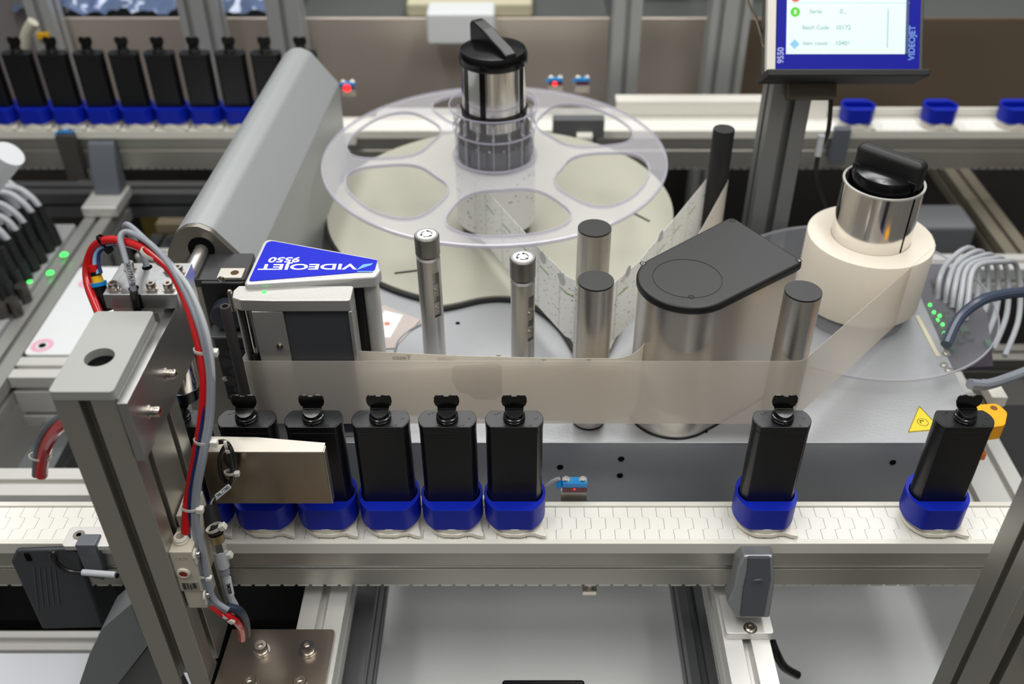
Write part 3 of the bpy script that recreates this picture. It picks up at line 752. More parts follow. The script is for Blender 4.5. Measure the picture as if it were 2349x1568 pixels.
# backing paper: take-up web and roll
t = thing('backing_web', 'translucent waste backing paper running straight across the front to the take-up roll', 'paper strip', (0, .92, ZL0))
XR, YR = .490, 1.184
WEB = mat('backing_paper', rgb(246, 239, 228), .38, alpha=.56, noise=.02, nscale=8, coat=.15)
add_translucent(WEB, rgb(246, 240, 230), .45); add_translucent(BACKW, rgb(246, 240, 230), .4)
ang_t = math.atan2(YR-.922, XR-.321)
pa = arcpts(.321, .922, .0222, -90, math.degrees(ang_t)-90+3, 8)
rt = .0872; tt = ang_t-PI/2+.25
path3 = [(-.3305, .9160), (-.3320, .906), (-.3284, .9005), (-.30, .9001), (0, .9001), (.20, .8999)]+pa+[(XR+rt*math.cos(tt), YR+rt*math.sin(tt)), (XR+rt*math.cos(tt+.35), YR+rt*math.sin(tt+.35))]
ribbon('backing_strand', path3, ZL0, ZL1, WEB, t)
# soft grey print patch showing on the web
c = [Py(u, v, .8996) for u, v in ((1037, 838), (1150, 834), (1152, 905), (1135, 917), (1090, 915), (1075, 905), (1050, 898), (1036, 870))]
M = Matrix(((1, 0, 0, 0), (0, 0, -1, .8996), (0, 1, 0, 0), (0, 0, 0, 1)))
obj('grey_patch', B().prism(round_poly([(p.x, p.z) for p in c], .006, 5), -.0001, .0001, M), mat('grey_patch', rgb(168, 158, 146), .5, alpha=.09), t)
t = thing('take_up_roll', 'wide cream paper take-up roll on a chrome mandrel with a black T-handle', 'roll', (XR, YR, .0765))
obj('paper_roll', B().lathe([(.0545, ZL0), (.0865, ZL0), (.0870, ZL0+.001), (.0870, ZL1-.001), (.0865, ZL1), (.0545, ZL1)], c=(XR, YR, 0), n=96, closed=True), mat('cream_paper', rgb(238, 229, 212), .55, noise=.015, nscale=300), t)
obj('roll_disc', B().lathe([(.05, .0770), (.197, .0770), (.1975, .0776), (.1975, .0792), (.197, .0798), (.05, .0798)], c=(XR, YR, 0), n=128, closed=True), mat('clear_disc', rgb(205, 208, 214), .1, alpha=.10, coat=1), t)
obj('disc_rim', B().lathe([(.1960, .0768), (.1982, .0768), (.1982, .0800), (.1960, .0800)], c=(XR, YR, 0), n=128, closed=True), mat('disc_rim', rgb(200, 200, 208), .12, alpha=.45, coat=1), t)
obj('dark_disc', B().lathe([(.03, .0500), (.074, .0500), (.074, .0768), (.03, .0768)], c=(XR, YR, 0), n=64, closed=True), BLACKM, t)
b = B()
for a0, a1 in ((-58, 92), (95, 298)):
    P = circ(XR, YR, .0541, 40, a0, a1); Q = circ(XR, YR, .0521, 40, a0, a1)[::-1]; b.prism(P+Q, .080, .2665)
obj('mandrel', b, CHROME, t)
obj('mandrel_lip', B().lathe([(.0515, .2652), (.0546, .2652), (.0546, .2675), (.0515, .2675)], c=(XR, YR, 0), n=64, closed=True), mat('bright_lip', rgb(228, 226, 218), .3, .6), t)
h = obj('handle_base', B().lathe([(0, .200), (.0450, .205), (.0450, .272), (.0415, .281), (.030, .285), (0, .286)], c=(XR+.002, YR+.002, 0), n=48), BLACKL, t)
ha = math.atan2(1.1453-1.2016, .5147-.4562)
M = Matrix.Translation((XR+.004, YR+.003, 0)) @ Matrix.Rotation(ha, 4, 'Z')
b = B().box(-.048, .048, -.0125, .0125, .265, .308, M)
obj('grip_bar', b, BLACKM, h, bevel=.009, seg=5)
b = B().box(-.046, .046, -.0145, -.012, .268, .283, M)
obj('grip_ledge', b, BLACKL, h, bevel=.001)
for s_ in (-1, 1):
    p = M @ Vector((.012*s_, -.036, .2815)); obj('screw', B().lathe([(0, 0), (.0024, 0), (.0022, .001), (0, .001)], c=p, n=16), BOLT, h)

# ================================================================ print head and applicator
t = thing('printer', 'blue and silver wedge-shaped thermal printer lettered VIDEOJET 9550', 'printer', (-.25, 1.0, ZP))
zt = .272
c = [Pz(*q, zt) for q in ((607, 545), (868, 592), (874, 618), (862, 634), (558, 652))]
P = [(p.x, p.y) for p in c]
SILV = mat('silver_paint', rgb(198, 198, 196), .35, .3)
obj('lid', B().prism(round_poly(P, [.010, .004, .006, .008, .006], 5), zt-.016, zt), SILV, t, bevel=.003, seg=3)
ctr = sum((Vector(p) for p in P), Vector((0, 0)))/5
PI_ = [Pz(*q, zt) for q in ((614, 551), (866, 597), (859, 622), (570, 646))]
plate = obj('blue_panel', B().prism(round_poly([(p.x, p.y) for p in PI_], [.008, .003, .006, .004], 5), zt, zt+.0006), mat('printer_blue', rgb(14, 30, 190), .5, spec=.2), t, bevel=.0002)
# lettering is upside down as seen from the front: its top points towards the viewer
a = Pz(850, 612, zt); b_ = Pz(601, 613, zt); d = (b_-a); ang = math.atan2(d.y, d.x)
def on_plate(u, v, a_=ang): return Matrix.Translation(Pz(u, v, zt+.0008)) @ Matrix.Rotation(a_, 4, 'Z')
b = text(B(), 'VIDEOJET', .0165, on_plate(706, 611), shear=-.0, sx=1.62)
text(b, '9550', .0150, on_plate(654, 595), shear=.12, sx=1.25)
obj('lettering', b, PRINTW, plate)
b = B()
for i in range(8):
    L_ = .012-.0010*i; p0 = on_plate(826+i*3.0, 613-(i*.4))
    b.box(-.0006, .0006, -.007, -.007+L_*1.1, 0, .0002, p0 @ Matrix.Rotation(-.5, 4, 'Z'))
b.box(-.012, .006, .0062, .0078, 0, .0002, on_plate(833, 615))
obj('emblem', b, mat('pale_blue_print', rgb(110, 175, 250), .5), plate)
obj('body', B().prism([(P[0][0]+.012, P[0][1]-.012), (P[1][0]-.02, P[1][1]-.002), (P[3][0]-.030, P[3][1]+.010), (P[4][0]+.01, P[4][1]+.006)], ZP, zt-.016), mat('dim_metal', rgb(110, 104, 92), .35, .8), t)
obj('corner_post', B().prism(round_poly([(P[1][0]-.016, P[1][1]-.004), (P[1][0]-.001, P[1][1]-.006), (P[3][0]-.001, P[3][1]+.002), (P[3][0]-.018, P[3][1]+.005)], .005, 4), ZP, zt-.016), SILV, t, bevel=.002)
obj('seal', B().prism([(P[3][0]-.030, P[3][1]+.003), (P[3][0]-.0185, P[3][1]+.003), (P[3][0]-.0185, P[3][1]+.02), (P[3][0]-.030, P[3][1]+.02)], ZP, zt-.0165), BLACKM, t)

t = thing('applicator_cover', 'worn cast-metal cover of the label applicator with a recessed dark panel and green lamp', 'cover', (-.27, .94, ZP))
CAST = mat('worn_cast_metal', rgb(186, 185, 180), .42, .6, noise=.12, nscale=14, bump=.25, bscale=400, rvar=.08)
yF, yB = .9045, .9345
xl, xr = -.3325, -.1955
out = [(xl+.006, yB), (xl, yB-.012), (xl+.001, yF+.006), (xl+.014, yF+.001), (xl+.065, yF), (xr-.004, yF), (xr, yF+.004), (xr, yB-.004), (xr-.004, yB)]
b = B()
# front wall with window opening for the shiny rod, top block and a recessed bay
b.prism(round_poly([(xl+.004, yB), (xl, yB-.010), (xl+.002, yF+.006), (xl+.012, yF+.001), (xl+.05, yF-.0005), (xr, yF), (xr, yB)], [.002, .003, .002, .002, 0, .004, .004], 4), .2495, .265)
b.box(xl+.022, xl+.058, yF, yB-.002, ZP+.001, .2495)
b.box(xr-.0045, xr, yF, yB-.002, ZP+.001, .2495)
b.box(xl+.058, xr-.0045, yF+.006, yB-.002, ZP+.001, .2495)
b.box(xl+.003, xl+.0055, yF+.006, yB-.004, ZP+.02, .2495)
obj('casting', b, CAST, t, bevel=.0016, seg=3)
b = B().prism([(x, z) for x, z in round_poly([(xl+.0582, ZP+.01), (xr-.0047, ZP+.01), (xr-.0047, .2490), (xl+.0582, .2490)], [0, 0, .001, .008], 5)], yF+.0035, yF+.0068, Matrix(((1, 0, 0, 0), (0, 0, 1, 0), (0, 1, 0, 0), (0, 0, 0, 1))))
obj('recessed_panel', b, mat('recess_grey', rgb(80, 82, 86), .5, .3, bump=.2, bscale=500), t, bevel=.0008)
p = Py(643, 790, yF+.003); obj('screw', B().bolt((p.x, yF, p.z), (0, -1, 0), .0028, .002, True), BOLT, t)
obj('shiny_roller', B().lathe([(0, .182), (.0042, .182), (.0042, .250), (0, .250)], c=(xl+.015, yF+.012, 0), n=28), CHROME, t)
obj('roller_seat', B().lathe([(0, ZP), (.0062, ZP), (.0062, .182), (0, .182)], c=(xl+.015, yF+.012, 0), n=28), BLACKL, t)
obj('slot_back', B().box(xl+.0065, xl+.0215, yF+.020, yF+.022, ZP, .2495), DARK, t)
p = Pz(606, 669, .2652); obj('lamp', B().lathe([(0, .2646), (.0030, .2646), (.0028, .2656), (0, .2658)], c=(p.x, p.y, 0), n=20), LEDG, t)
obj('hinge_pin', B().lathe([(0, .240), (.0028, .240), (.0028, .2665), (.002, .268), (0, .268)], c=(xl-.003, yB-.014, 0), n=16), BOLT, t)
p = Py(516, 702, .893)
obj('peel_rod', B().lathe([(0, .03), (.0063, .03), (.0063, .2645), (.0056, .2655), (.0036, .2655), (.0036, .261), (0, .261)], c=(p.x, .893, 0), n=28), mat('rubber_rod', rgb(48, 45, 43), .6, bump=.5, bscale=500), label='dark rubber-coated rod left of the applicator cover, where the backing paper turns', cat='rod')

t = thing('drive_housing', 'black drive housing with a pale threaded corner plate, left of the blue printer', 'housing', (-.38, 1.0, .05))
c0, c1 = Pz(445, 650, .24), Pz(570, 590, .24)
obj('housing_body', B().box(-.392, -.338, .980, 1.030, .05, .238), mat('black_anodised', rgb(30, 30, 31), .4, .3), t, bevel=.003)
obj('housing_cap', B().prism(round_poly([(-.430, .985), (-.338, .985), (-.338, 1.045), (-.42, 1.045)], .004, 3), .228, .2395), mat('dark_grey_cap', rgb(62, 62, 64), .42, .4), t, bevel=.0012)
k = obj('corner_plate', B().box(-.371, -.341, .985, 1.006, .2395, .2425), mat('pale_plate', rgb(198, 194, 184), .4, .4), t, bevel=.0005)
obj('threaded_hole', B().lathe([(0, .2426), (.0050, .2426), (.0050, .2428), (0, .2428)], c=(-.3515, .9955, 0), n=24), mat('brass_hole', rgb(90, 66, 40), .3, .8), k)
for u, v in ((508, 640), (517, 868)):
    p = Py(u, v, .9795); obj('screw', B().bolt((p.x, .9795, p.z), (0, -1, 0), .0032, .0012), BOLT, t)
obj('shelf_plate', B().box(-.387, -.343, .955, .98, .172, .1755), ALUD, t, bevel=.0005)
obj('round_knob', B().lathe([(0, 0), (.020, 0), (.020, .014), (.018, .016), (0, .016)], n=40, M=Matrix.Translation((-.362, .978, .198)) @ Matrix.Rotation(PI/2, 4, 'X')), mat('navy_knob', rgb(40, 44, 54), .35), t)
b = B()
for i in range(3):
    for j in range(6):
        b.prism([(x, z) for x, z in circ(-.380+i*.0165+(j % 2)*.008, .055+j*.0150, .0085, 6)], .9785, .9797, Matrix(((1, 0, 0, 0), (0, 0, 1, 0), (0, 1, 0, 0), (0, 0, 0, 1))))
obj('hexagon_grille', b, mat('grille_black', rgb(44, 44, 46), .5), t, kind='stuff')

# long grey housing running to the rear, section in xz
t = thing('roller_housing', 'long pale grey rounded housing slanting back past the clear reel', 'housing', (-.38, 1.04, 0))
sec = [(-.4515, -.05), (-.3268, -.05), (-.3237, .2149), (-.366, .272), (-.3822, .280), (-.398, .2785), (-.4125, .268), (-.4250, .245), (-.4400, .200)]
sec = round_poly(sec, [.005, .005, .006, .02, .02, .02, .02, .03, .03], 4)
Mx = Matrix(((1, 0, 0, 0), (0, 0, 1, 0), (0, 1, 0, 0), (0, 0, 0, 1)))
sh = Matrix(((1, .035, 0, -.035*1.64), (0, 1, 0, 0), (0, 0, 1, 0), (0, 0, 0, 1)))
obj('shell', B().prism(sec, 1.052, 1.64, sh @ Mx), mat('grey_enamel', rgb(156, 160, 160), .36, .1), t, bevel=.001)
obj('end_plate', B().prism([(x, z) for x, z in sec], 1.043, 1.0515, sh @ Mx), mat('end_plate_steel', rgb(150, 146, 138), .35, .9, bump=.1, bscale=90), t, bevel=.001)
p = Py(462, 570, 1.043)
obj('shaft_hole', B().lathe([(0, 0), (.0165, 0), (.0165, .0006), (0, .0006)], n=32, M=Matrix.Translation((p.x, 1.0428, p.z)) @ Matrix.Rotation(PI/2, 4, 'X')), DARK, t)
obj('shaft', B().lathe([(0, 0), (.0088, 0), (.0088, .055), (0, .055)], n=28, M=Matrix.Translation((p.x, 1.0424, p.z-.002)) @ Matrix.Rotation(PI/2, 4, 'X')), STEEL, t)

# ================================================================ near left post with press
t = thing('upright_profile', 'big grey aluminium upright at the left with a plastic end cap', 'post', (-.388, .711, -.1))
obj('extrusion', profile(B(), 'z', (-.3878, .712, -.0985), .4335, .0555, .1195, nw=1, nh=2, a=.0105, d=.016, uc=.02), ALU, t, bevel=.0006, seg=1)
b = B(); holed(b, [rrect(-.4163, -.3593, .6515, .7725, .004), circ(-.3878, .7005, .0135, 40)], .3352, .345)
k = obj('end_cap', b, mat('cap_plastic', rgb(160, 161, 157), .5, bump=.15, bscale=600), t, bevel=.0015, seg=3)
obj('cap_recess', B().lathe([(0, .3358), (.0136, .3358), (.0136, .3362), (0, .3362)], c=(-.3878, .7005, 0), n=32), DARK, k)
obj('packing_strip', B().box(-.3598, -.3583, .655, .77, .318, .334), GREYL, t)

t = thing('press_bracket', 'thick aluminium side plate bolted to the big upright, carrying the press', 'bracket', (-.354, .75, .22))
pl = [(.6500, .3320), (.8050, .3300), (.8625, .3290), (.8640, .2540), (.6900, .2210), (.6520, .2600)]
pl = [(.6500, .3325), (.8625, .3325), (.8640, .2540), (.6860, .2210), (.6507, .2360)]
pts = [Px(u, v, -.349) for u, v in ((291, 925), (443, 630), (475, 757), (336, 1057))]
pl = [(p.y, p.z) for p in pts]
Myz = Matrix(((0, 0, 1, 0), (1, 0, 0, 0), (0, 1, 0, 0), (0, 0, 0, 1)))
obj('plate', B().prism(pl, -.3585, -.3490, Myz), mat('milled_aluminium', rgb(176, 176, 174), .3, .95, noise=.04, nscale=10, bump=.1, bscale=150), t, bevel=.0007)
for u, v in ((383, 857), (345, 943)):
    p = Px(u, v, -.349); obj('bolt', B().bolt((-.349, p.y, p.z), (1, 0, 0), .0052, .008), BOLT, t)
# head block above the bottles
t = thing('press_unit', 'compact pneumatic press head with socket bolts, above the front bottle queue', 'press', (-.378, .818, .18))
zb = .353
b = B().box(-.4134, -.3405, .7895, .8465, zb-.017, zb)
obj('head_plate', b, mat('machined_aluminium', rgb(176, 177, 178), .28, .95, noise=.05, nscale=30, bump=.15, bscale=200), t, bevel=.0008)
obj('cylinder_body', B().box(-.4095, -.3590, .793, .843, .262, zb-.017), ALUL, t, bevel=.0008)
for u, v in ((262, 655), (299, 608), (349, 655), (388, 655), (388, 612), (411, 617)):
    p = Pz(u, v+8, zb); obj('bolt', B().bolt((p.x, p.y, zb), (0, 0, 1), .0048, .0068), BOLT, t)
for u, v, nm in ((306, 662, 'cable_notch'), (337, 614, 'cable_hole')):
    p = Pz(u, v, zb); obj(nm, B().lathe([(0, zb), (.0052, zb), (.0052, zb+.0003), (0, zb+.0003)], c=(p.x, p.y+.001, 0), n=20), DARK, t)
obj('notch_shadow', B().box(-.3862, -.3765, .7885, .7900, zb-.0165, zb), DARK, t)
XP = -.3700
obj('plunger', B().lathe([(0, .215), (.0185, .215), (.0200, .218), (.0200, .262), (0, .262)], c=(XP, YB, 0), n=48), CHROME, t)
obj('plunger_tip', B().lathe([(0, .1965), (.0130, .1965), (.0150, .199), (.0160, .215), (0, .215)], c=(XP, YB, 0), n=40), BLACKL, t)
M = Px(330, 705, -.358)
obj('code_mark', B().box(-.3725, -.3655, .7925, .7929, .318, .328), mat('etched_code', rgb(120, 120, 118), .5), t)

def path(pts): return [Py(u, v, y) for u, v, y in pts]
# push-in fitting at the left of the press
t = thing('air_fitting', 'black, yellow and blue push-in air fitting at the left side of the press head', 'fitting', path([(235, 680, .82)])[0])
a_, b_ = path([(228, 655, .822)])[0], path([(244, 712, .812)])[0]
obj('fitting_body', B().cyl(a_, b_, .0068, 24), BLACKL, t)
d = (a_-b_).normalized()
obj('blue_collar', B().cyl(a_, a_+d*.004, .0078, 24), LBLUE, t)
obj('yellow_sleeve', B().cyl(a_+d*.004, a_+d*.011, .0056, 24, .0050), YELLOW, t)
obj('black_sleeve', B().cyl(a_+d*.011, a_+d*.015, .0054, 24), BLACKL, t)
obj('red_ring', B().cyl(a_+d*.015, a_+d*.022, .0056, 24, .0060), REDP, t)

put(obj('red_air_hose', B().tube(path([(425, 1222, .675), (430, 1150, .688), (445, 1060, .705), (462, 965, .722), (468, 880, .735), (458, 800, .75), (432, 705, .772), (395, 625, .795), (345, 580, .81), (300, 558, .822), (250, 550, .832), (216, 566, .838), (200, 610, .835), (203, 655, .822), (222, 706, .80), (243, 760, .775), (262, 830, .76)]), .0044, 14), RED), label='red air hose arching over the press head and running down to the beige valve', cat='hose')
put(obj('blue_air_hose', B().tube(path([(226, 628, .824), (218, 605, .83), (222, 580, .835), (240, 562, .834), (275, 556, .828), (310, 564, .82), (346, 586, .810)]), .0024, 10), HOSEB), label='short light blue air tube from the fitting under the red hose arch', cat='hose')
put(obj('navy_air_hose', B().tube(path([(232, 626, .822), (226, 600, .829), (232, 574, .834), (262, 560, .833), (310, 568, .818), (352, 594, .806), (398, 636, .793), (436, 712, .772), (460, 800, .750), (469, 880, .734), (464, 962, .720), (450, 1050, .703), (436, 1130, .688), (433, 1215, .677), (437, 1262, .673)]), .0018, 10), HOSEN), label='thin navy air tube following the red hose down to the valve', cat='hose')
def cable(label, pts, r, m, name='cable', cat='cable', grp=None): return put(obj(name, B().tube(path(pts), r, 10), m), label=label, cat=cat, group=grp)
cable('grey sensor cable plugged into the front notch of the press head', [(307, 668, .789), (298, 630, .795), (284, 580, .81), (276, 548, .82), (284, 533, .826), (305, 536, .826), (345, 560, .812), (390, 610, .797), (430, 680, .775), (462, 765, .752), (480, 860, .735), (477, 960, .719), (463, 1040, .704), (448, 1120, .690), (445, 1190, .679), (454, 1260, .670), (468, 1330, .662), (480, 1375, .658), (520, 1402, .655)], .0031, HOSEG)
cable('grey sensor cable from the rear hole of the press head, highest loop', [(337, 612, .838), (325, 580, .845), (300, 540, .848), (287, 521, .845), (292, 515, .842), (310, 528, .836), (350, 566, .815), (400, 616, .797), (440, 684, .774), (470, 765, .751), (486, 860, .734), (484, 960, .718), (470, 1040, .703), (455, 1120, .690), (452, 1190, .678), (464, 1260, .668), (477, 1330, .660), (492, 1375, .656), (524, 1398, .652)], .0031, HOSEG)
cable('thin grey cable at the right edge of the hose bundle beside the post', [(392, 606, .80), (436, 664, .778), (474, 760, .752), (488, 860, .734), (480, 970, .718), (466, 1060, .702)], .0026, HOSEW)
# marker sleeve and plug on the first cable
p0, p1 = path([(304, 650, .7915), (293, 606, .80)]); p0_, p1_ = p0, p1; t_ = obj('cable_marker', B().cyl(p0, p1, .0036, 18), HOSEW); put(t_, label='printed pale sleeve on the cable at the front notch of the press head', cat='cable marker')
p0, p1 = path([(307, 665, .789), (315, 712, .787)]); put(obj('sensor_plug', B().cyl(p0, p1, .0042, 18), BLACKL, bevel=.0005), label='small black sensor plug in the front notch of the press head', cat='plug')

def tie(label, u, v, y, r=.0105, ang=0, m=TIE, hd=True, sz=1):
    p = Py(u, v, y)
    M = Matrix.Translation(p) @ Matrix.Rotation(ang, 4, 'Y')
    t = thing('cable_tie', label, 'cable tie', p)
    b = B().lathe([(r-.0006, -.0017), (r+.0002, -.0017), (r+.0002, .0017), (r-.0006, .0017)], n=32, M=M @ Matrix.Diagonal((1, .62, 1, 1)), closed=True)
    obj('strap', b, m, t)
    if hd: obj('head', B().box(r*.75, r*.75+.0075*sz, -.006*sz, .001, -.0034*sz, .0034*sz, M), m, t, bevel=.001)
    return t
tie('white cable tie round the hose bundle at the top right of the press head', 345, 583, .808, .0098, R(38))
tie('white cable tie round the hoses beside the upper bolt of the press plate', 467, 803, .749, .0095, R(5))
tie('white cable tie round the hoses just above the brushed steel guard', 467, 1010, .711, .0095, R(4))
tie('white cable tie round the hoses a little above the beige valve', 436, 1163, .683, .0090, R(5))
tie('black cable tie at the top left bend of the red hose', 236, 553, .835, .0075, R(60), BLACKL)
tie('white cable tie round the grey cables beside the red-eyed valve port', 463, 1318, .662, .0062, R(20), TIE, True, .8)
tie('white cable tie where the red hose and grey cables gather below the valve', 518, 1408, .655, .0080, R(55), TIE, True, .9)

# beige valve
t = thing('air_valve', 'narrow beige pneumatic valve strapped to the right face of the big upright', 'valve', (-.348, .67, .03))
top = Py(430, 1255, .66).z
vb = [Px(u, v, -.336) for u, v in ((455, 1275), (486, 1408))]
VAL = mat('beige_valve', rgb(196, 188, 172), .5)
z1, z0 = .128, .036
obj('valve_body', B().box(-.3600, -.3368, .6560, .690, z0+.030, z1), VAL, t, bevel=.0008)
obj('valve_rear', B().box(-.3585, -.3400, .690, .726, z0+.02, z1+.016), VAL, t, bevel=.0008)
obj('valve_lower', B().box(-.3585, -.3375, .6575, .690, z0, z0+.0285), VAL, t, bevel=.0008)
k = obj('port_ring', B().lathe([(.0046, z1), (.0078, z1), (.0078, z1+.003), (.0070, z1+.0035), (.0075, z1+.006), (.0060, z1+.0078), (.0046, z1+.0078)], c=(-.3505, .671, 0), n=32, closed=True), mat('port_white', rgb(214, 208, 194), .4), t)
p = Py(423, 1313, .6558)
k = obj('port_eye', B().lathe([(0, 0), (.0070, 0), (.0066, .0022), (.0045, .0026), (.0045, .0014), (0, .0014)], n=32, M=Matrix.Translation((-.3508, .6560, p.z)) @ Matrix.Rotation(PI/2, 4, 'X')), mat('port_white', rgb(214, 208, 194), .4), t)
obj('red_button', B().lathe([(0, .0014), (.0043, .0014), (.0043, .0020), (0, .0020)], n=24, M=Matrix.Translation((-.3508, .6560, p.z)) @ Matrix.Rotation(PI/2, 4, 'X')), mat('deep_red', rgb(130, 14, 14), .35), k)
obj('rating_label', B().box(-.3570, -.3395, .6554, .6561, z0+.033, z0+.045), mat('grey_rating', rgb(150, 146, 136), .5), t)
for a0, a1, zq, h_ in ((-.3560, -.3530, z0+.034, .010), (-.3515, -.3500, z0+.035, .009), (-.3485, -.3470, z0+.034, .008), (-.3455, -.3420, z0+.036, .008)):
    obj('label_print', B().box(a0, a1, .6550, .6554, zq, zq+h_), mat('dark_brown_print', rgb(60, 55, 48), .5), t)
obj('embossed_text', text(B(), 'OUT', .0062, Matrix.Translation((-.3485, .6559, z1-.0100)) @ Matrix.Rotation(PI/2, 4, 'X')), mat('beige_relief', rgb(176, 168, 152), .5), t)
for u, v, y in ((452, 1270, .664), (475, 1363, .6605)):
    p = Px(u, v, -.3340); k = obj('clamp_tab', B().lathe([(0, 0), (.0062, 0), (.0062, .0022), (0, .0022)], n=24, M=Matrix.Translation((-.3368, p.y, p.z)) @ Matrix.Rotation(PI/2, 4, 'Y')).box(-.3366, -.3345, p.y-.005, p.y+.001, p.z-.011, p.z), TIE, t, bevel=.0006)
    obj('screw', B().bolt((-.3346, p.y, p.z), (1, 0, 0), .0030, .0035, False), BOLT, k)
cable('red air hose end curling out under the valve into the corner of the base plate', [(485, 1388, .656), (508, 1405, .654), (535, 1420, .655), (552, 1440, .66), (556, 1465, .664)], .0040, RED, 'red_air_hose', 'hose')
cable('navy cable bending down into the corner beside the base plate', [(520, 1392, .66), (548, 1400, .664), (562, 1425, .668), (566, 1455, .67)], .0050, mat('dim_navy', rgb(44, 56, 72), .4), 'cable')

def sleeve_text(par, a_, b_, r, words, size, flip=1):
    a_, b_ = Vector(a_), Vector(b_); mid = (a_+b_)/2; x_ = (b_-a_).normalized()*flip; vz = (O_-mid); vz = (vz-x_*vz.dot(x_)).normalized(); y_ = vz.cross(x_)
    M = Matrix.Translation(mid+vz*(r+.0001)) @ Matrix(((x_.x, y_.x, vz.x, 0), (x_.y, y_.y, vz.y, 0), (x_.z, y_.z, vz.z, 0), (0, 0, 0, 1)))
    return obj('sleeve_text', text(B(), words, size, M, .0002), PRINTD, par)
sleeve_text(t_, p0_, p1_, .0036, 'S0177A1G', .0052, -1)
# brushed steel guard with a hanging loop of cable
t = thing('steel_guard', 'bent brushed steel guard plate in front of the left bottles', 'guard', (-.28, .77, .08))
yq = .7655; 
q = [Py(468, 1036, yq), Py(741, 1036, yq), Py(760, 1153, yq), Py(500, 1153, yq)]
x0g, x1g, z1g, z0g = -.3520, q[1].x, q[1].z, q[2].z
obj('face_plate', B().box(x0g, x1g, yq-.0008, yq+.0008, z0g, z1g-.0008), mat('guard_steel', rgb(168, 156, 138), .25, 1, bump=.1, bscale=120, noise=.05, nscale=30), t, bevel=.0005)
tp = [Pz(u, v, z1g) for u, v in ((450, 1001), (590, 1003), (742, 1016))]
obj('top_flange', B().prism([(x0g, yq-.0008), (x1g, yq-.0008), (x1g+.0006, tp[2].y), (tp[1].x, tp[1].y), (x0g, tp[0].y)], z1g-.0008, z1g+.0008), STEELX, t, bevel=.0004)
obj('side_flange', B().box(x1g, x1g+.0016, yq-.0008, yq+.010, z0g, z1g), STEELX, t, bevel=.0004)
cable('black cable coiled in a hanging loop on the front of the steel guard', [(455, 1018, .757), (490, 1016, .757), (515, 1013, .757), (530, 1030, .756), (540, 1070, .755), (535, 1100, .754), (520, 1105, .754), (507, 1085, .754), (504, 1055, .755), (512, 1030, .755), (522, 1022, .754), (528, 1045, .753), (533, 1085, .752), (528, 1110, .750), (505, 1130, .740), (487, 1148, .728), (482, 1165, .72)], .0026, CABLE)
tie('white cable tie at the top of the hanging black cable loop', 520, 1020, .7545, .0055, R(85), TIE, True, .7)
tie('white cable tie holding the hanging black cable loop, on the front of the steel guard', 528, 1083, .7525, .0062, R(0), TIE, True, .8)
p0, p1 = path([(527, 1114, .7475), (492, 1143, .732)]); k = put(obj('cable_marker', B().cyl(p0, p1, .0030, 16), mat('marker_white', rgb(205, 208, 214), .4)), label='white printed marker sleeve below the hanging black cable loop', cat='cable marker'); sleeve_text(k, p0, p1, .0030, '7ML77MS', .0044, -1)
# connector chain
t = thing('cable_connector', 'black and metal screw connector on the grey cable beside the valve', 'connector', path([(500, 1240, .700)])[0])
pt = path([(478, 1158, .722), (496, 1225, .704), (505, 1262, .698), (513, 1300, .692), (517, 1315, .69), (530, 1372, .684)])
obj('black_boot', B().cyl(pt[0], pt[1], .0088, 24, .0080), BLACKM, t)
obj('knurled_nut', B().cyl(pt[1], pt[1]+(pt[2]-pt[1])*.45, .0076, 28), mat('brass_nickel', rgb(190, 172, 130), .3, .9, bump=.6, bscale=700), t)
obj('hex_nut', B().cyl(pt[1]+(pt[2]-pt[1])*.45, pt[2], .0072, 6), CHROME, t)
obj('grey_boot', B().cyl(pt[2], pt[3], .0074, 24, .0066), HOSEW, t)
obj('strain_relief', B().cyl(pt[3], pt[4], .0052, 20), HOSEG, t)
cable('grey cable leaving the screw connector downward, then hooking left below the valve', [(516, 1310, .69), (528, 1365, .684), (541, 1392, .68), (535, 1402, .676), (515, 1405, .668)], .0040, HOSEW)
p0, p1 = path([(520, 1325, .689), (528, 1362, .685)]); k = put(obj('cable_marker', B().cyl(p0, p1, .0046, 16), mat('marker_white', rgb(205, 208, 214), .4)), label='pale printed marker sleeve on the cable below the screw connector', cat='cable marker'); sleeve_text(k, p0, p1, .0046, 'SM2S0', .0052, 1)
for u, v, l_ in ((492, 1210, 'white cable tie with an angled head round the black boot of the screw connector'), (507, 1275, 'white cable tie with an angled head round the grey boot of the screw connector')):
    tie(l_, u, v, .699, .0098, R(-25), TIE, True, 1)

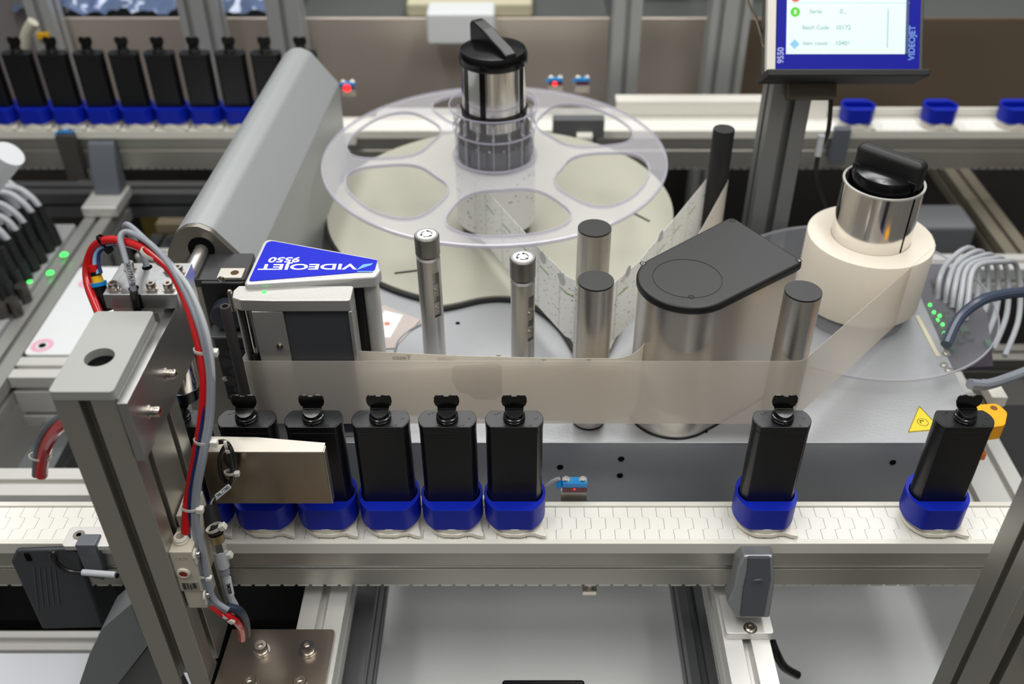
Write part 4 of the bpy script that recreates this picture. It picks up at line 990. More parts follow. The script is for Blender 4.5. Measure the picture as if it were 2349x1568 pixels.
# light sensors
def sensor(loc, label, sc=1, led=True, group=None):
    x, y, z = loc; t = thing('light_sensor', label, 'sensor', (x, y, z), group)
    s_ = sc
    obj('bracket', B().box(x-.0165*s_, x+.0165*s_, y-.0010, y+.0006, z, z+.018*s_).box(x-.0165*s_, x+.0165*s_, y, y+.012*s_, z+.017*s_, z+.018*s_), STEELX, t, bevel=.0005)
    obj('sensor_case', B().box(x-.0150*s_, x+.0160*s_, y-.004*s_, y+.008*s_, z+.0182*s_, z+.0345*s_), LBLUE, t, bevel=.0008)
    k = obj('lens', B().box(x-.0145*s_, x+.0155*s_, y-.0046*s_, y-.0038*s_, z+.0195*s_, z+.0275*s_), DRED, t, bevel=.0003)
    if led: obj('red_light', B().lathe([(0, 0), (.0013, 0), (.001, .0006), (0, .0006)], n=16, M=Matrix.Translation((x, y-.0046*s_, z+.0255*s_)) @ Matrix.Rotation(PI/2, 4, 'X')), LEDR, k)
    if led: obj('case_print', text(text(B(), 'SICK', .0034, Matrix.Translation((x+.0138*s_, y+.002*s_, z+.0347*s_)) @ Matrix.Rotation(PI/2, 4, 'Z')), 'S4', .0042, Matrix.Translation((x-.009*s_, y-.0005*s_, z+.0347*s_))), mat('sensor_print', rgb(150, 190, 190), .5), t)
    for sx_ in (-.0105, .0105): obj('screw', B().bolt((x+sx_*s_, y+.003*s_, z+.0345*s_), (0, -.45, 1), .0034*s_, .0030*s_), BOLT, t)
    obj('cable_gland', B().cyl((x-.0150*s_, y+.001, z+.029*s_), (x-.0215*s_, y+.001, z+.0255*s_), .0050*s_, 16, .0036*s_), LBLUE, t)
    return t
p = Py(1316, 1148, .853)
sensor((p.x, .853, p.z), 'blue light sensor on a steel bracket right of the packed bottles on the front conveyor', 1)
g = path([(1283, 1097, .856), (1268, 1103, .858), (1252, 1116, .862), (1243, 1128, .87)])
put(obj('cable', B().tube(g, .0024, 10), HOSEW), label='short pale cable from the front blue sensor going behind the last packed bottle', cat='cable')
p = Py(433, 1028, .853)
t = thing('light_sensor', 'blue light sensor half hidden behind the red hose left of the steel guard', 'sensor', (p.x, .79, p.z))
obj('sensor_case', B().box(p.x-.012, p.x+.006, .775, .790, .158, .172, ), LBLUE, t, bevel=.001)
obj('cable_gland', B().cyl((p.x+.006, .7815, .166), (p.x+.014, .7815, .163), .0042, 16, .003), LBLUE, t)

# ================================================================ conveyor supports below
def clampfoot(x, label):
    t = thing('conveyor_clamp', label, 'clamp', (x, .74, -.1))
    Mq = Matrix(((0, 0, 1, x), (1, 0, 0, 0), (0, 1, 0, 0), (0, 0, 0, 1)))
    b = B(); sec = [(.7745, -.0155), (.7600, -.0165), (.7540, -.024), (.7420, -.060), (.7330, -.0955), (.7740, -.0955)]
    b.prism(round_poly(sec, [.001, .004, .006, .02, .002, .001], 4), -.0245, .0245, Mq)
    obj('clamp_shell', b, GREYL, t, bevel=.004, seg=3)
    b = B(); sec = [(.7610, -.0175), (.7520, -.026), (.7405, -.061), (.7322, -.091), (.7345, -.093), (.7425, -.061), (.7540, -.026), (.7620, -.0190)]
    b.prism(sec, -.0150, .0185, Mq)
    k = obj('dark_insert', b, GREYD, t, bevel=.0008)
    return t
cx_ = .272
b = B()
t = thing('conveyor_clamp', 'two-tone grey clamp gripping the front conveyor below the lone bottle', 'clamp', (cx_, .74, -.1))
def front_poly(pts, y, dy, m, nm, par, bev):
    P = [Py(u, v, y_) for u, v, y_ in pts]
    b = B(); f = [b.bm.verts.new(p) for p in P]; bk = [b.bm.verts.new(p+Vector((0, dy, -dy*.10))) for p in P]; n = len(P)
    b.face(f); b.face(bk[::-1])
    for i in range(n): b.face([f[i], f[(i+1) % n], bk[(i+1) % n], bk[i]])
    return obj(nm, b, m, par, bevel=bev, seg=3)
yA, yZ = .760, .722
def yy(v): return yA+(yZ-yA)*((v-1275)/145)**1.0
pts = [(1707, 1274), (1775, 1274), (1779, 1320), (1777, 1345), (1766, 1418), (1690, 1418), (1668, 1385), (1684, 1345), (1692, 1300)]
front_poly([(u, v, yy(v)) for u, v in pts], 0, .024, mat('clamp_silver', rgb(140, 142, 144), .35, .5), 'clamp_shell', t, .003)
pts = [(1717, 1279), (1766, 1279), (1768, 1330), (1752, 1414), (1699, 1414), (1706, 1350), (1715, 1310)]
k = front_poly([(u, v, yy(v)-.0022) for u, v in pts], 0, .004, GREYD, 'dark_insert', t, .0008)
p = Py(1738, 1333, yy(1333)-.0026); k2 = obj('embossed_mark', B().lathe([(.0056, 0), (.0066, 0), (.0066, .0007), (.0056, .0007)], n=28, closed=True, M=Matrix.Translation(p) @ Matrix.Rotation(PI/2+.25, 4, 'X')).tube([p+Vector((-.003, -.0004, .001)), p+Vector((0, -.0006, .003)), p+Vector((.003, -.0004, .001))], .0006, 6, 0), GREYP, k)
zf = -.088
c = [Pz(u, v, zf) for u, v in ((1670, 1422), (1777, 1422), (1777, 1452), (1672, 1452))]
obj('foot_block', B().prism(round_poly([(cx_-.0285, c[2].y), (cx_+.0285, c[2].y), (cx_+.0285, .772), (cx_-.0285, .772)], [.004, .004, .001, .001], 4), -.1, zf), ALUL, t, bevel=.001)
p = Pz(1721, 1440, zf); obj('bolt', B().bolt((p.x, p.y, zf-.001), (0, 0, 1), .0062, .0035), BOLT, t)

def bar(label, axis, c0, L, w, h, m=ALU, name='frame_profile', grp=None, **k):
    return put(obj(name, profile(B(), axis, c0, L, w, h, **k), m, bevel=.0005, seg=1), label=label, cat='profile', group=grp)
bar('aluminium cross profile running under the clamp of the front conveyor towards the viewer', 'y', (.2690, .40, -.128), .45, .056, .056, ALUL)
bar('aluminium cross profile under the front conveyor, ending below the bolted base plate', 'y', (-.2490, .50, -.1285), .345, .055, .055, ALUL)
bar('lower dark aluminium profile just right of the one under the bolted base plate', 'y', (-.214, .45, -.22), .50, .03, .09, ALUD, sw=(0, 1, 0, 0), nh=2)
bar('lower dark aluminium profile just left of the clamp foot, further down', 'y', (.236, .45, -.25), .50, .035, .06, ALUD, sw=(0, 0, 1, 1))
# base plate with four bolts
t = thing('base_plate', 'brownish steel base plate with socket bolts at the foot of the big upright', 'plate', (-.32, .67, -.1))
c = [Pz(768, 1442, -.094), Pz(545, 1442, -.094)]
obj('plate', B().prism(round_poly([(-.3595, .545), (c[0].x, .545), (c[0].x, c[0].y), (-.352, c[0].y)], [.001, .001, .005, .001], 4), -.1, -.094), mat('bronzed_steel', rgb(150, 138, 126), .3, .95, bump=.1, bscale=80), t, bevel=.0008)
for u, v in ((600, 1492), (707, 1492), (575, 1572), (690, 1572)):
    p = Pz(u, v, -.094); obj('bolt', B().bolt((p.x, p.y, -.094), (0, 0, 1), .0078, .0100), BOLT, t)
c = Pz(520, 1500, -.094)
# sheet panels far below
def panel(label, pts, z, m, name='floor_tray', cat='tray', th=.004):
    c = [Pz(u, v, z) for u, v in pts]
    return put(obj(name, B().prism([(p.x, p.y) for p in c], z-th, z), m, bevel=.001), label=label, cat=cat)
TRAY = mat('white_sheet', rgb(240, 242, 240), .28, .05)
b = B().box(-.213, .285, .55, 1.12, -.354, -.35)
put(obj('sheet_panel', b, TRAY, bevel=.002), label='large white sheet panel below the front conveyor, left of the clamp', cat='panel')
put(obj('sheet_panel', B().box(.345, .725, .815, 1.03, -.354, -.35), mat('white_speckled_sheet', rgb(235, 238, 238), .3, .05, bump=.35, bscale=260), bevel=.002), label='smaller white speckled sheet panel below the conveyor, right of the clamp', cat='panel')
put(obj('panel_edge_rail', B().box(.42, .74, .800, .806, -.36, -.338), ALUL, bevel=.001), label='bright thin rail along the front of the right sheet panel', cat='rail')
put(obj('black_rail_end', B().box(.345, .415, .793, .806, -.352, -.332), BLACKM, bevel=.002), label='black plastic end piece of the thin rail, right of the clamp profile', cat='end piece')
t_ = obj('lower_sheet', B().box(.335, .75, .60, .79, -.365, -.36), ALUL); put(t_, label='pale grey sheet at the bottom edge below the right panel', cat='panel')
p = Py(1352, 1345, .800)
t = thing('hanging_bolt', 'small zinc bolt with a square nut hanging under the front conveyor', 'bolt', (p.x, .800, -.118))
obj('stem', B().cyl((p.x, .800, -.076), (p.x, .800, -.106), .0052, 18), BOLT, t)
obj('square_nut', B().box(p.x-.009, p.x+.009, .791, .808, -.114, -.106), BOLT, t, bevel=.001)
c = Pz(1258, 1556, -.12)
put(obj('handle_bar', B().box(c.x-.055, c.x+.043, c.y-.05, c.y, -.135, -.12), BLACKL, bevel=.004, seg=3), label='black rounded handle just entering the bottom edge of the picture', cat='handle')
put(obj('curved_duct', B().tube([Pz(820, 1340, -.3), Pz(835, 1380, -.3), Pz(820, 1440, -.3), Pz(800, 1500, -.3)], .02, 12), BLACKM), label='black hose curving below the conveyor beside the white sheet panel', cat='hose')
cable('black cable curving beside the clamp profile above the right sheet panel', [(1770, 1470, .80), (1782, 1500, .79), (1800, 1530, .785), (1830, 1548, .785)], .006, CABLE)

# slanting post at the right edge (vertical in space)
t = thing('upright_profile', 'aluminium upright cutting the bottom right corner of the picture', 'post', (.51, .63, -.4))
obj('extrusion', profile(B(), 'z', (.515, .630, -.45), 1.0, .074, .066, nw=2, nh=1, a=.010, d=.014, uc=.018), ALU, t, bevel=.0006, seg=1)
put(obj('cable_holder', B().box(.545, .60, .55, .575, -.02, .0), BLACKM, bevel=.003), label='black object at the bottom right corner behind the right upright', cat='holder')

# ================================================================ left side frame, board and valve terminal
bar('long aluminium frame profile running to the rear beside the white board', 'y', (-.900, .70, -.179), 1.20, .058, .058, mat('dull_aluminium', rgb(170, 170, 166), .45, .6))
bar('tall double aluminium cross profile at the front edge of the white board', 'x', (-.870, 1.298, -.205), .36, .056, .110, ALUL, nh=2)
bar('light aluminium cross rail just behind the front conveyor at the left edge', 'x', (-.870, 1.0275, -.178), .36, .056, .056, ALUL)
bar('light aluminium floor rail at the bottom left corner', 'x', (-.98, .914, -.405), .50, .034, .05, ALUL)
put(obj('white_guard_sheet', B().box(-.98, -.48, .835, .893, -.390, -.382).box(-.98, -.48, .806, .832, -.390, -.382), mat('white_guard', rgb(232, 234, 240), .3), bevel=.002), label='white sheet at the bottom left corner', cat='panel')
z = -.146
c = [Pz(u, v, z) for u, v in ((235, 622), (178, 626), (47, 826), (140, 826))]
t = thing('white_board', 'white board with pink ring marks, left of the big upright', 'board', (-.7, 1.28, z-.006))
obj('sheet', B().prism(round_poly([(-.866, 1.328), (-.55, 1.328), (-.55, 1.605), (-.866, 1.605)], .012, 5), z-.006, z), mat('white_board', rgb(222, 226, 226), .35), t, bevel=.001)
for u, v, r_ in ((97, 792, .019), (198, 650, .015)):
    p = Pz(u, v, z); obj('pink_ring', B().lathe([(r_*.55, z), (r_, z), (r_, z+.0004), (r_*.55, z+.0004)], c=(p.x, p.y, 0), n=32, closed=True), mat('pink_ring', rgb(226, 170, 190), .5), t)
    obj('hole', B().lathe([(0, z), (r_*.35, z), (r_*.35, z+.0005), (0, z+.0005)], c=(p.x, p.y, 0), n=20), DARK, t)
# terminal with black plugs, pale cables and green lamps
t = thing('valve_terminal', 'pale connection block with black plugs and green lamps at the left edge', 'terminal', (-.98, 1.5, -.19))
zt_ = -.14
c = [Pz(u, v, zt_) for u, v in ((185, 560), (60, 705))]
Tm = Matrix(((1, 0, 0, 0), (0, 1, 0, 0), (0, 0, 1, 0), (0, 0, 0, 1)))
obj('terminal_body', B().box(-1.12, -.930, 1.30, 1.76, -.19, zt_), mat('terminal_grey', rgb(150, 152, 152), .45), t, bevel=.004)
PL = mat('plug_black', rgb(26, 27, 29), .45)
k = 0
for (u, v) in ((128, 560), (112, 575), (95, 600), (78, 618), (60, 640), (44, 660), (28, 690), (100, 545), (82, 566), (62, 585), (44, 605), (26, 626), (8, 650)):
    p = Pz(u, v, zt_); p.x = min(p.x, -.94)
    q_ = p+Vector((-.014, .012, .082))
    obj('plug', B().cyl(p, p+(q_-p)*.45, .0135, 14).cyl(p+(q_-p)*.45, q_, .0112, 14, .008), PL, t)
for u, v, r_ in ((147, 584, .0075), (115, 626, .007), (68, 646, .0045), (46, 669, .0050)):
    p = Pz(u, v, zt_); obj('green_lamp', B().lathe([(0, zt_), (r_, zt_), (r_*.9, zt_+.002), (0, zt_+.003)], c=(p.x, p.y, 0), n=18), LEDG, t)
for (u, v) in ((40, 722), (12, 735), (60, 690), (5, 700)):
    p = Pz(u, v, -.15); obj('metal_coupling', B().cyl(p, p+Vector((0, 0, .035)), .012, 14), mat('dark_nickel', rgb(90, 86, 82), .35, .8), t)
lbl = ['uppermost', 'second', 'third', 'fourth', 'fifth', 'sixth', 'seventh', 'eighth']
rn = random.Random(5)
n_ = 0
for (u, v) in ((128, 560), (112, 575), (95, 600), (78, 618), (60, 640), (100, 545), (82, 566), (62, 585), (44, 605), (26, 626)):
    p = Pz(u, v, zt_); p.x = min(p.x, -.94); p = p+Vector((-.014, .012, .080))
    pts = [p, p+Vector((-.014, .005, .020)), p+Vector((-.045, .012, .034+rn.uniform(-.006, .006))), p+Vector((-.11, .0, .030+rn.uniform(-.012, .012))), p+Vector((-.24, -.03, -.02))]
    put(obj('pale_cable', B().tube(pts, .0062, 10), HOSEW), label='pale cable from the '+('inner' if n_ < 5 else 'outer')+' plug row at the left edge, '+['rearmost', 'second from the rear', 'middle one', 'second from the front', 'frontmost'][n_ % 5], cat='cable', group='pale cables of the left terminal block'); n_ += 1
# thing sticking in at the left edge (white clamp lever)
put(obj('white_sleeve', B().cyl(Pz(-30, 430, .05), Pz(22, 352, .12), .020, 20, .026), mat('white_sleeve', rgb(214, 216, 220), .4)), label='white rounded part entering the left edge below the far conveyor', cat='sleeve')
# clamp at the far conveyor
xk = -.893
t = thing('conveyor_clamp', 'grey clamp holding the far conveyor at the left, above a slanting profile', 'clamp', (xk, 1.87, -.12))
Mq = Matrix(((0, 0, 1, xk), (1, 0, 0, 0), (0, 1, 0, 0), (0, 0, 0, 1)))
obj('clamp_shell', B().prism([(1.899, -.018), (1.886, -.02), (1.868, -.06), (1.852, -.125), (1.899, -.125)], -.026, .030, Mq), mat('clamp_bluegrey', rgb(104, 110, 118), .4, .2), t, bevel=.004)
obj('foot_block', B().box(xk-.038, xk+.036, 1.80, 1.899, -.150, -.1255), ALUL, t, bevel=.004)
bar('dark profile below the far conveyor at the left, beside the slanting light one', 'y', (xk+.085, 1.1, -.30), .80, .060, .10, ALUD, sw=(0, 1, 1, 1), nh=2)
# far cross rails seen between the post and the big housing
bar('bright thin far cross rail behind the big grey housing, upper one', 'x', (-.80, 1.72, -.20), .55, .03, .03, ALUL)
bar('far cross rail behind the big grey housing, lower one', 'x', (-.80, 1.62, -.26), .55, .03, .03, ALU)
put(obj('beige_rail', B().box(-.80, -.40, 1.84, 1.87, -.21, -.19), mat('tan_rail', rgb(120, 108, 88), .5)), label='tan strip under the far conveyor left of the big housing', cat='rail')
bar('dark beam across under the far conveyor at the left edge', 'x', (-1.3, 1.97, -.20), .8, .06, .06, ALUD)
# small sensor on the far conveyor
sensor((Py(150, 300, 1.895).x, 1.893, -.03), 'small blue sensor on a dark bracket at the near side of the far conveyor, left', 1, False)
put(obj('dark_bracket', B().box(Py(150, 300, 1.893).x-.016, Py(150, 300, 1.893).x+.022, 1.872, 1.890, -.10, .002), mat('bracket_brown', rgb(92, 88, 84), .4, .6), bevel=.001), label='dark steel bracket hanging from the far conveyor below the small blue sensor', cat='bracket')

# mustard boards and an added dark box down below
for i, (u0, u1, v0, y, l_) in enumerate(((95, 165, 470, 1.9, 'mustard board deep below, behind the black plugs at the left'), (330, 450, 505, 1.75, 'mustard board deep below, between the hoses and the big housing'), (715, 790, 505, 1.62, 'mustard board deep below, between the big housing and the reel table'))):
    a_, b_ = Pz(u0, v0, -.40), Pz(u1, v0, -.40)
    put(obj('mustard_board', B().box(a_.x, b_.x+.04, a_.y-.02, a_.y, -.60, -.36), YWALL, bevel=.002), label=l_, cat='board')
put(obj('shade_box_left', B().box(-1.6, -.24, .98, 1.10, -.80, -.42), DARK, bevel=.004), label='added dark box standing in for unlit space at the left behind the front conveyor', cat='enclosure')  # box added in near-black to imitate the unlit space under the frames

# red hose and cables behind the upright, lower left
cable('red hose emerging from behind the big upright above the left rails', [(160, 960, .90), (130, 985, .92), (108, 1020, .935), (98, 1060, .94), (95, 1090, .94)], .0080, RED, 'red_air_hose', 'hose')
cable('dark grey cable beside the red hose above the left rails', [(150, 950, .905), (115, 972, .925), (92, 1005, .94), (84, 1050, .945), (82, 1090, .945)], .0050, GREYP)
cable('navy tube between the red hose and dark cable above the left rails', [(152, 958, .90), (122, 980, .925), (100, 1015, .94), (90, 1055, .945)], .0035, HOSEN)
tie('white cable tie round the red hose above the left rails', 90, 1046, .94, .013, R(5))

# drive unit under the left stretch of the conveyor
t = thing('drive_cover', 'charcoal ribbed plastic motor cover under the left stretch of conveyor', 'motor cover', (-.45, .77, -.2))
front_poly([(24, 1286, ), (35, 1262), (150, 1260), (182, 1272), (190, 1300), (238, 1432), (96, 1440), (80, 1400)], 0, .06, GREYD, 'cover_shell', t, .006) if False else None
def fp(pts, y, dy, m, nm, par, bev):
    return front_poly([(u, v, y) for u, v in pts], 0, dy, m, nm, par, bev)
fp([(24, 1290), (36, 1262), (150, 1258), (184, 1272), (188, 1300), (240, 1440), (96, 1444)], .772, .05, GREYD, 'cover_shell', t, .004)
for i in range(5):
    u = 75+i*12; fp([(u, 1302), (u+4, 1302), (u+14, 1400-i*4), (u+10, 1400-i*4)], .7712, .002, mat('rib_grey', rgb(78, 81, 86), .5), 'rib', t, 0)
p = Py(64, 1278, .771); obj('hook_hole', B().box(p.x-.003, p.x+.003, .7705, .772, p.z-.006, p.z+.006), DARK, t)
t = thing('end_bracket', 'small grey bracket with a bolted light cap at the left conveyor, beside the upright', 'bracket', (-.42, .765, -.06))
c = [Pz(u, v, .004) for u, v in ((165, 1215), (235, 1240))]
obj('cap_plate', B().prism(rrect(c[0].x-.004, c[0].x+.055, c[1].y-.008, c[0].y+.006, .005), -.004, .0035), ALUL, t, bevel=.001)
p = Pz(181, 1226, .004); obj('screw', B().lathe([(0, .0035), (.0072, .0035), (.0068, .0045), (.003, .0045), (.0028, .0035), (0, .0035)], c=(p.x, p.y, 0), n=28), BOLT, t)
fp([(170, 1250), (218, 1250), (236, 1300), (238, 1332), (208, 1326), (190, 1300)], .768, .02, mat('bluegrey_bracket', rgb(112, 118, 124), .4, .3), 'arm', t, .002)
cable('black cable hooked over the motor cover, running to the big upright', [(122, 1285, .766), (116, 1268, .762), (124, 1268, .758), (130, 1290, .756), (155, 1308, .754), (190, 1314, .752), (225, 1318, .750), (270, 1320, .745)], .0030, CABLE)
p0, p1 = path([(190, 1312, .7515), (266, 1318, .745)]); put(obj('cable_marker', B().cyl(p0, p1, .0039, 16), mat('marker_white', rgb(205, 208, 214), .4)), label='white marker sleeve on the black cable beside the motor cover', cat='cable marker')
# sloping grey cover at the bottom left
t = thing('sloping_cover', 'grey sloping sheet cover beside the foot of the big upright', 'cover', (-.5, .62, -.3))
fp([(182, 1568), (205, 1500), (235, 1440), (300, 1385), (340, 1480), (262, 1580), (190, 1640)], .70, .05, mat('grey_cover_top', rgb(128, 134, 136), .4, .1), 'top_sheet', t, .0008)
fp([(262, 1580), (340, 1482), (420, 1640), (260, 1660)], .71, .04, mat('grey_cover_side', rgb(108, 110, 112), .4, .2), 'side_sheet', t, .0008)

# ================================================================ operator display on its grey post
xp = .3985
t = thing('display_post', 'dark grey slotted aluminium post carrying the display', 'post', (xp, 1.41, -.2))
obj('extrusion', profile(B(), 'z', (.402, 1.412, -.30), .70, .060, .062, nw=1, nh=1, a=.012, d=.015, uc=.02), mat('dim_post_aluminium', rgb(128, 130, 130), .42, .5), t, bevel=.0006, seg=1)
cable('black cable running down the right side of the display post', [(1890, 190, 1.37), (1905, 215, 1.37), (1900, 300, 1.37), (1880, 345, 1.372), (1872, 400, 1.375), (1885, 450, 1.38), (1905, 500, 1.39)], .0035, CABLE)
p0, p1 = path([(1885, 310, 1.368), (1876, 356, 1.37)]); put(obj('cable_marker', B().cyl(p0, p1, .0055, 16), mat('marker_white', rgb(205, 208, 214), .4)), label='pale marker sleeve on the black cable beside the display post', cat='cable marker')
# display leaning back, local x right, y up the face, z out of the face
o_ = Py(1780, 163, 1.335); 
tilt = PITCH-R(4)
ux = Vector((1, 0, 0)); uy = Vector((0, math.sin(tilt), math.cos(tilt))); uz = ux.cross(uy)
Md = Matrix.Translation(o_) @ Matrix(((ux.x, uy.x, uz.x, 0), (ux.y, uy.y, uz.y, 0), (ux.z, uy.z, uz.z, 0), (0, 0, 0, 1)))
W = Py(2108, 163, 1.335).x-o_.x; sc = W/328.0     # metres per pixel on the face
t = thing('display', 'blue-framed touch display with a lit screen on the grey post', 'display', o_)
Hh = .19
obj('case', B().box(-.012, W+.006, 0, Hh, -.040, -.002, Md), mat('case_grey', rgb(84, 84, 84), .4, .3), t, bevel=.002)
obj('side_trim', B().box(-.0135, -.001, .001, Hh, -.012, .001, Md), mat('white_trim', rgb(232, 228, 216), .35), t, bevel=.001)
fr = obj('blue_frame', B().box(0, W, .001, Hh, -.002, .0008, Md), mat('frame_blue', rgb(12, 22, 160), .5, spec=.2), t, bevel=.0004)
sx0, sx1, sy0 = (1802-1780)*sc, (2074-1780)*sc, 38*sc
def screen_mat():
    m = bpy.data.materials.new('lit_screen'); m.use_nodes = True; p = m.node_tree.nodes['Principled BSDF']
    p.inputs['Base Color'].default_value = (.02, .02, .02, 1); p.inputs['Roughness'].default_value = .2
    p.inputs['Emission Color'].default_value = rgb(236, 255, 252); p.inputs['Emission Strength'].default_value = 1.12
    return m
sc_ = obj('screen', B().box(sx0, sx1, sy0, Hh-.01, .0008, .0014, Md), screen_mat(), t)
obj('screen_shadow_edge', B().box(sx1, sx1+.004, sy0, Hh-.01, .0008, .0022, Md), mat('bezel_line', rgb(70, 84, 140), .4), t)
def emis(n, c, s_=1.0): return mat(n, c, .4, emit=s_)
def dpt(u, v, h=.0015): return Md @ Matrix.Translation(((u-1780)*sc, (163-v)*sc, h))
b = B().lathe([(0, 0), (.0068, 0), (.0068, .0003), (0, .0003)], n=28, M=dpt(1821, 31)); obj('green_button', b, emis('screen_green', rgb(90, 225, 30)), sc_)
b = B().lathe([(0, 0), (.0068, 0), (.0068, .0003), (0, .0003)], n=28, M=dpt(1821, -2)); obj('red_button', b, emis('screen_red', rgb(245, 110, 90)), sc_)
b = B().box(-.0016, .0016, -.003, .003, .0003, .0005, dpt(1821, 31)); b.box(-.004, -.0028, -.0035, .002, .0003, .0005, dpt(1821, -2)); obj('button_symbol', b, emis('screen_white', rgb(235, 255, 225)), sc_)
b = B().box(-.005, .005, -.005, .005, 0, .0003, dpt(1821, 103) @ Matrix.Rotation(PI/4, 4, 'Z')); obj('blue_diamond', b, emis('screen_blue', rgb(150, 215, 250)), sc_)
b = B(); 
for v, s1, s2 in ((30, 'Serial', '0...'), (66, 'Batch Code', '10172'), (101, 'Item count', '10406')):
    text(b, s1, .0080, dpt(1868, v), align='CENTER'); text(b, s2, .0088, dpt(1931, v))
obj('screen_text', b, emis('screen_grey_text', rgb(176, 208, 206)), sc_)
b = B().box(-.0008, .0008, -.044, .010, 0, .0003, dpt(2033, 40)).box(-.085, .085, -.0003, .0003, 0, .0003, dpt(1945, 11)); obj('scroll_bar', b, emis('screen_scroll', rgb(184, 212, 224)), sc_)
b = text(B(), 'VIDEOJET', .0125, dpt(2090, 100, .001) @ Matrix.Rotation(PI/2, 4, 'Z'), sx=.9); obj('brand_lettering', b, mat('pale_lettering', rgb(120, 160, 235), .4), fr)
b = text(B(), '9550', .0125, dpt(1790, 128, .001) @ Matrix.Rotation(PI/2, 4, 'Z'), sx=.9); obj('model_lettering', b, mat('pale_lettering2', rgb(170, 180, 235), .4), fr)
obj('bottom_ledge', B().box(-.016, W+.010, -.010, 0, -.045, .016, Md), BLACKM, t, bevel=.002)
obj('mount', B().box(.030, .10, -.03, .06, -.065, -.040, Md), mat('brown_mount', rgb(92, 82, 68), .5), t, bevel=.002)
cable('thin bare wire hanging left of the display', [(1700, -40, 1.40), (1712, -10, 1.40), (1722, 20, 1.40), (1738, 50, 1.40), (1748, 85, 1.40), (1750, 100, 1.39), (1756, 108, 1.37)], .0022, mat('bare_wire', rgb(170, 160, 150), .3, .8))

# ================================================================ background
STW = mat('background_steel', rgb(214, 202, 190), .33, .55, noise=.22, nscale=1.6, stretch=(1, 1, .3), rvar=.08)
xs = [Py(u, 120, 2.25).x for u in (0, 150, 690, 1395, 1625, 2110, 2420)]
t = thing('rear_enclosure', 'brushed steel enclosure panels with a dark top shelf closing off the background', 'enclosure', (0, 2.25, -.75))
def steel(x0, x1, y, l_, z1=.118, m=STW): return put(obj('steel_panel', B().box(x0, x1, y, y+.01, -.16, z1), m, t, bevel=.002), label=l_)
steel(-1.45, xs[1], 2.30, 'greyish panel', .30, mat('steel_grey', rgb(160, 154, 154), .4, .4))
steel(xs[1]+.01, xs[2]-.06, 2.25, None)
steel(xs[2]+.0, xs[3], 2.25, None)
steel(xs[3]+.05, xs[4]+.03, 2.25, None)
steel(xs[4]+.06, 1.75, 2.25, 'brown-toned panel', m=mat('brown_steel', rgb(140, 124, 106), .34, .6, noise=.12, nscale=1.6))
for x0, x1 in ((xs[1], -.54), (xs[2], .20), (.25, .62), (.66, 1.75)):
    obj('top_shelf', B().box(x0, x1, 2.262, 2.80, .095, .110), mat('dark_shelf', rgb(96, 100, 96), .4, .3), t, bevel=.004)
obj('void_sheet', B().box(-1.6, 1.9, 2.262, 2.28, -.9, -.16), mat('void_shade', rgb(44, 42, 38), .6), t)  # dark sheet added in place of the unlit void under the far conveyor
fb = B(); rn = random.Random(11); NX, NY = 64, 26; gr = []
from mathutils import noise as MN
for i in range(NX+1):
    row = []
    for j in range(NY+1):
        x = -1.20+(.66)*i/NX; q = j/NY; y = 2.268+.40*q; z = .128+.16*q+.022*MN.noise(Vector((x*22, q*9, 3)))+.012*MN.noise(Vector((x*60+q*30, q*20, 1)))
        row.append(fb.bm.verts.new((x, y, max(z, .114))))
    gr.append(row)
for i in range(NX):
    for j in range(NY): fb.face([gr[i][j], gr[i+1][j], gr[i+1][j+1], gr[i][j+1]])
put(obj('blue_film', fb, mat('blue_film', rgb(92, 112, 150), .18, .1, noise=.4, nscale=9, coat=.8)), label='crumpled blue plastic film on the shelf behind the far bottles', cat='film')
for i in range(7):
    x = .24+i*.060+(.03 if i > 2 else 0)
    put(obj('black_block', B().box(x, x+.056, 2.42, 2.48, .112, .22), BLACK, bevel=.004), label='black block on the far shelf behind the posts, '+['leftmost', 'second from the left', 'third from the left', 'middle one', 'third from the right', 'second from the right', 'rightmost'][i], cat='block', group='black blocks on the far shelf')
def bgpost(u, y, l_, w=.060, n=1, m=None, z1=.9, h=.06): x = Py(u, 60, y).x; return put(obj('background_post', profile(B(), 'z', (x, y, -.75), .75+z1, w, h, nw=n, nh=1, a=.012, d=.015, uc=.02), m or mat('post_aluminium', rgb(186, 188, 186), .42, .4), bevel=.0008, seg=1), label=l_, cat='post')
bgpost(112, 2.20, 'plain aluminium post at the upper left beside the leaning cream cable', .055)
bgpost(470, 2.15, 'thick double aluminium post behind the middle of the far row of bottles', .085, 2)
bgpost(660, 2.20, 'aluminium post behind the tip of the big grey housing', .075, 1)
bgpost(1436, 2.16, 'aluminium post right of the clear reel, left one of the pair', .062)
bgpost(1668, 2.16, 'aluminium post nearest the display, right one of the pair', .086, 2)
cable('cream cable leaning behind the leftmost far bottles', [(76, 50, 2.10), (62, 75, 2.10), (55, 105, 2.10), (54, 130, 2.10), (56, 190, 2.08), (58, 240, 2.06)], .012, mat('cream_cable', rgb(200, 196, 178), .5))
put(obj('yellow_clip', B().box(Py(100, 82, 2.168).x-.014, Py(100, 82, 2.168).x+.014, 2.163, 2.1695, Py(100, 90, 2.168).z, Py(100, 74, 2.168).z), YELLOW, bevel=.002), label='tiny yellow clip above the second far bottle', cat='clip')
p = Py(1053, 5, 2.23)
t = thing('white_box', 'white rounded box hooked over the top of the wide steel panel', 'box', (p.x, 2.2, .02))
a_, b_ = Py(972, 0, 2.16), Py(1136, 108, 2.16)
obj('box_body', B().box(a_.x+.002, b_.x, 2.16, 2.24, b_.z+.004, .16), mat('white_box', rgb(216, 219, 220), .4), t, bevel=.008, seg=4)
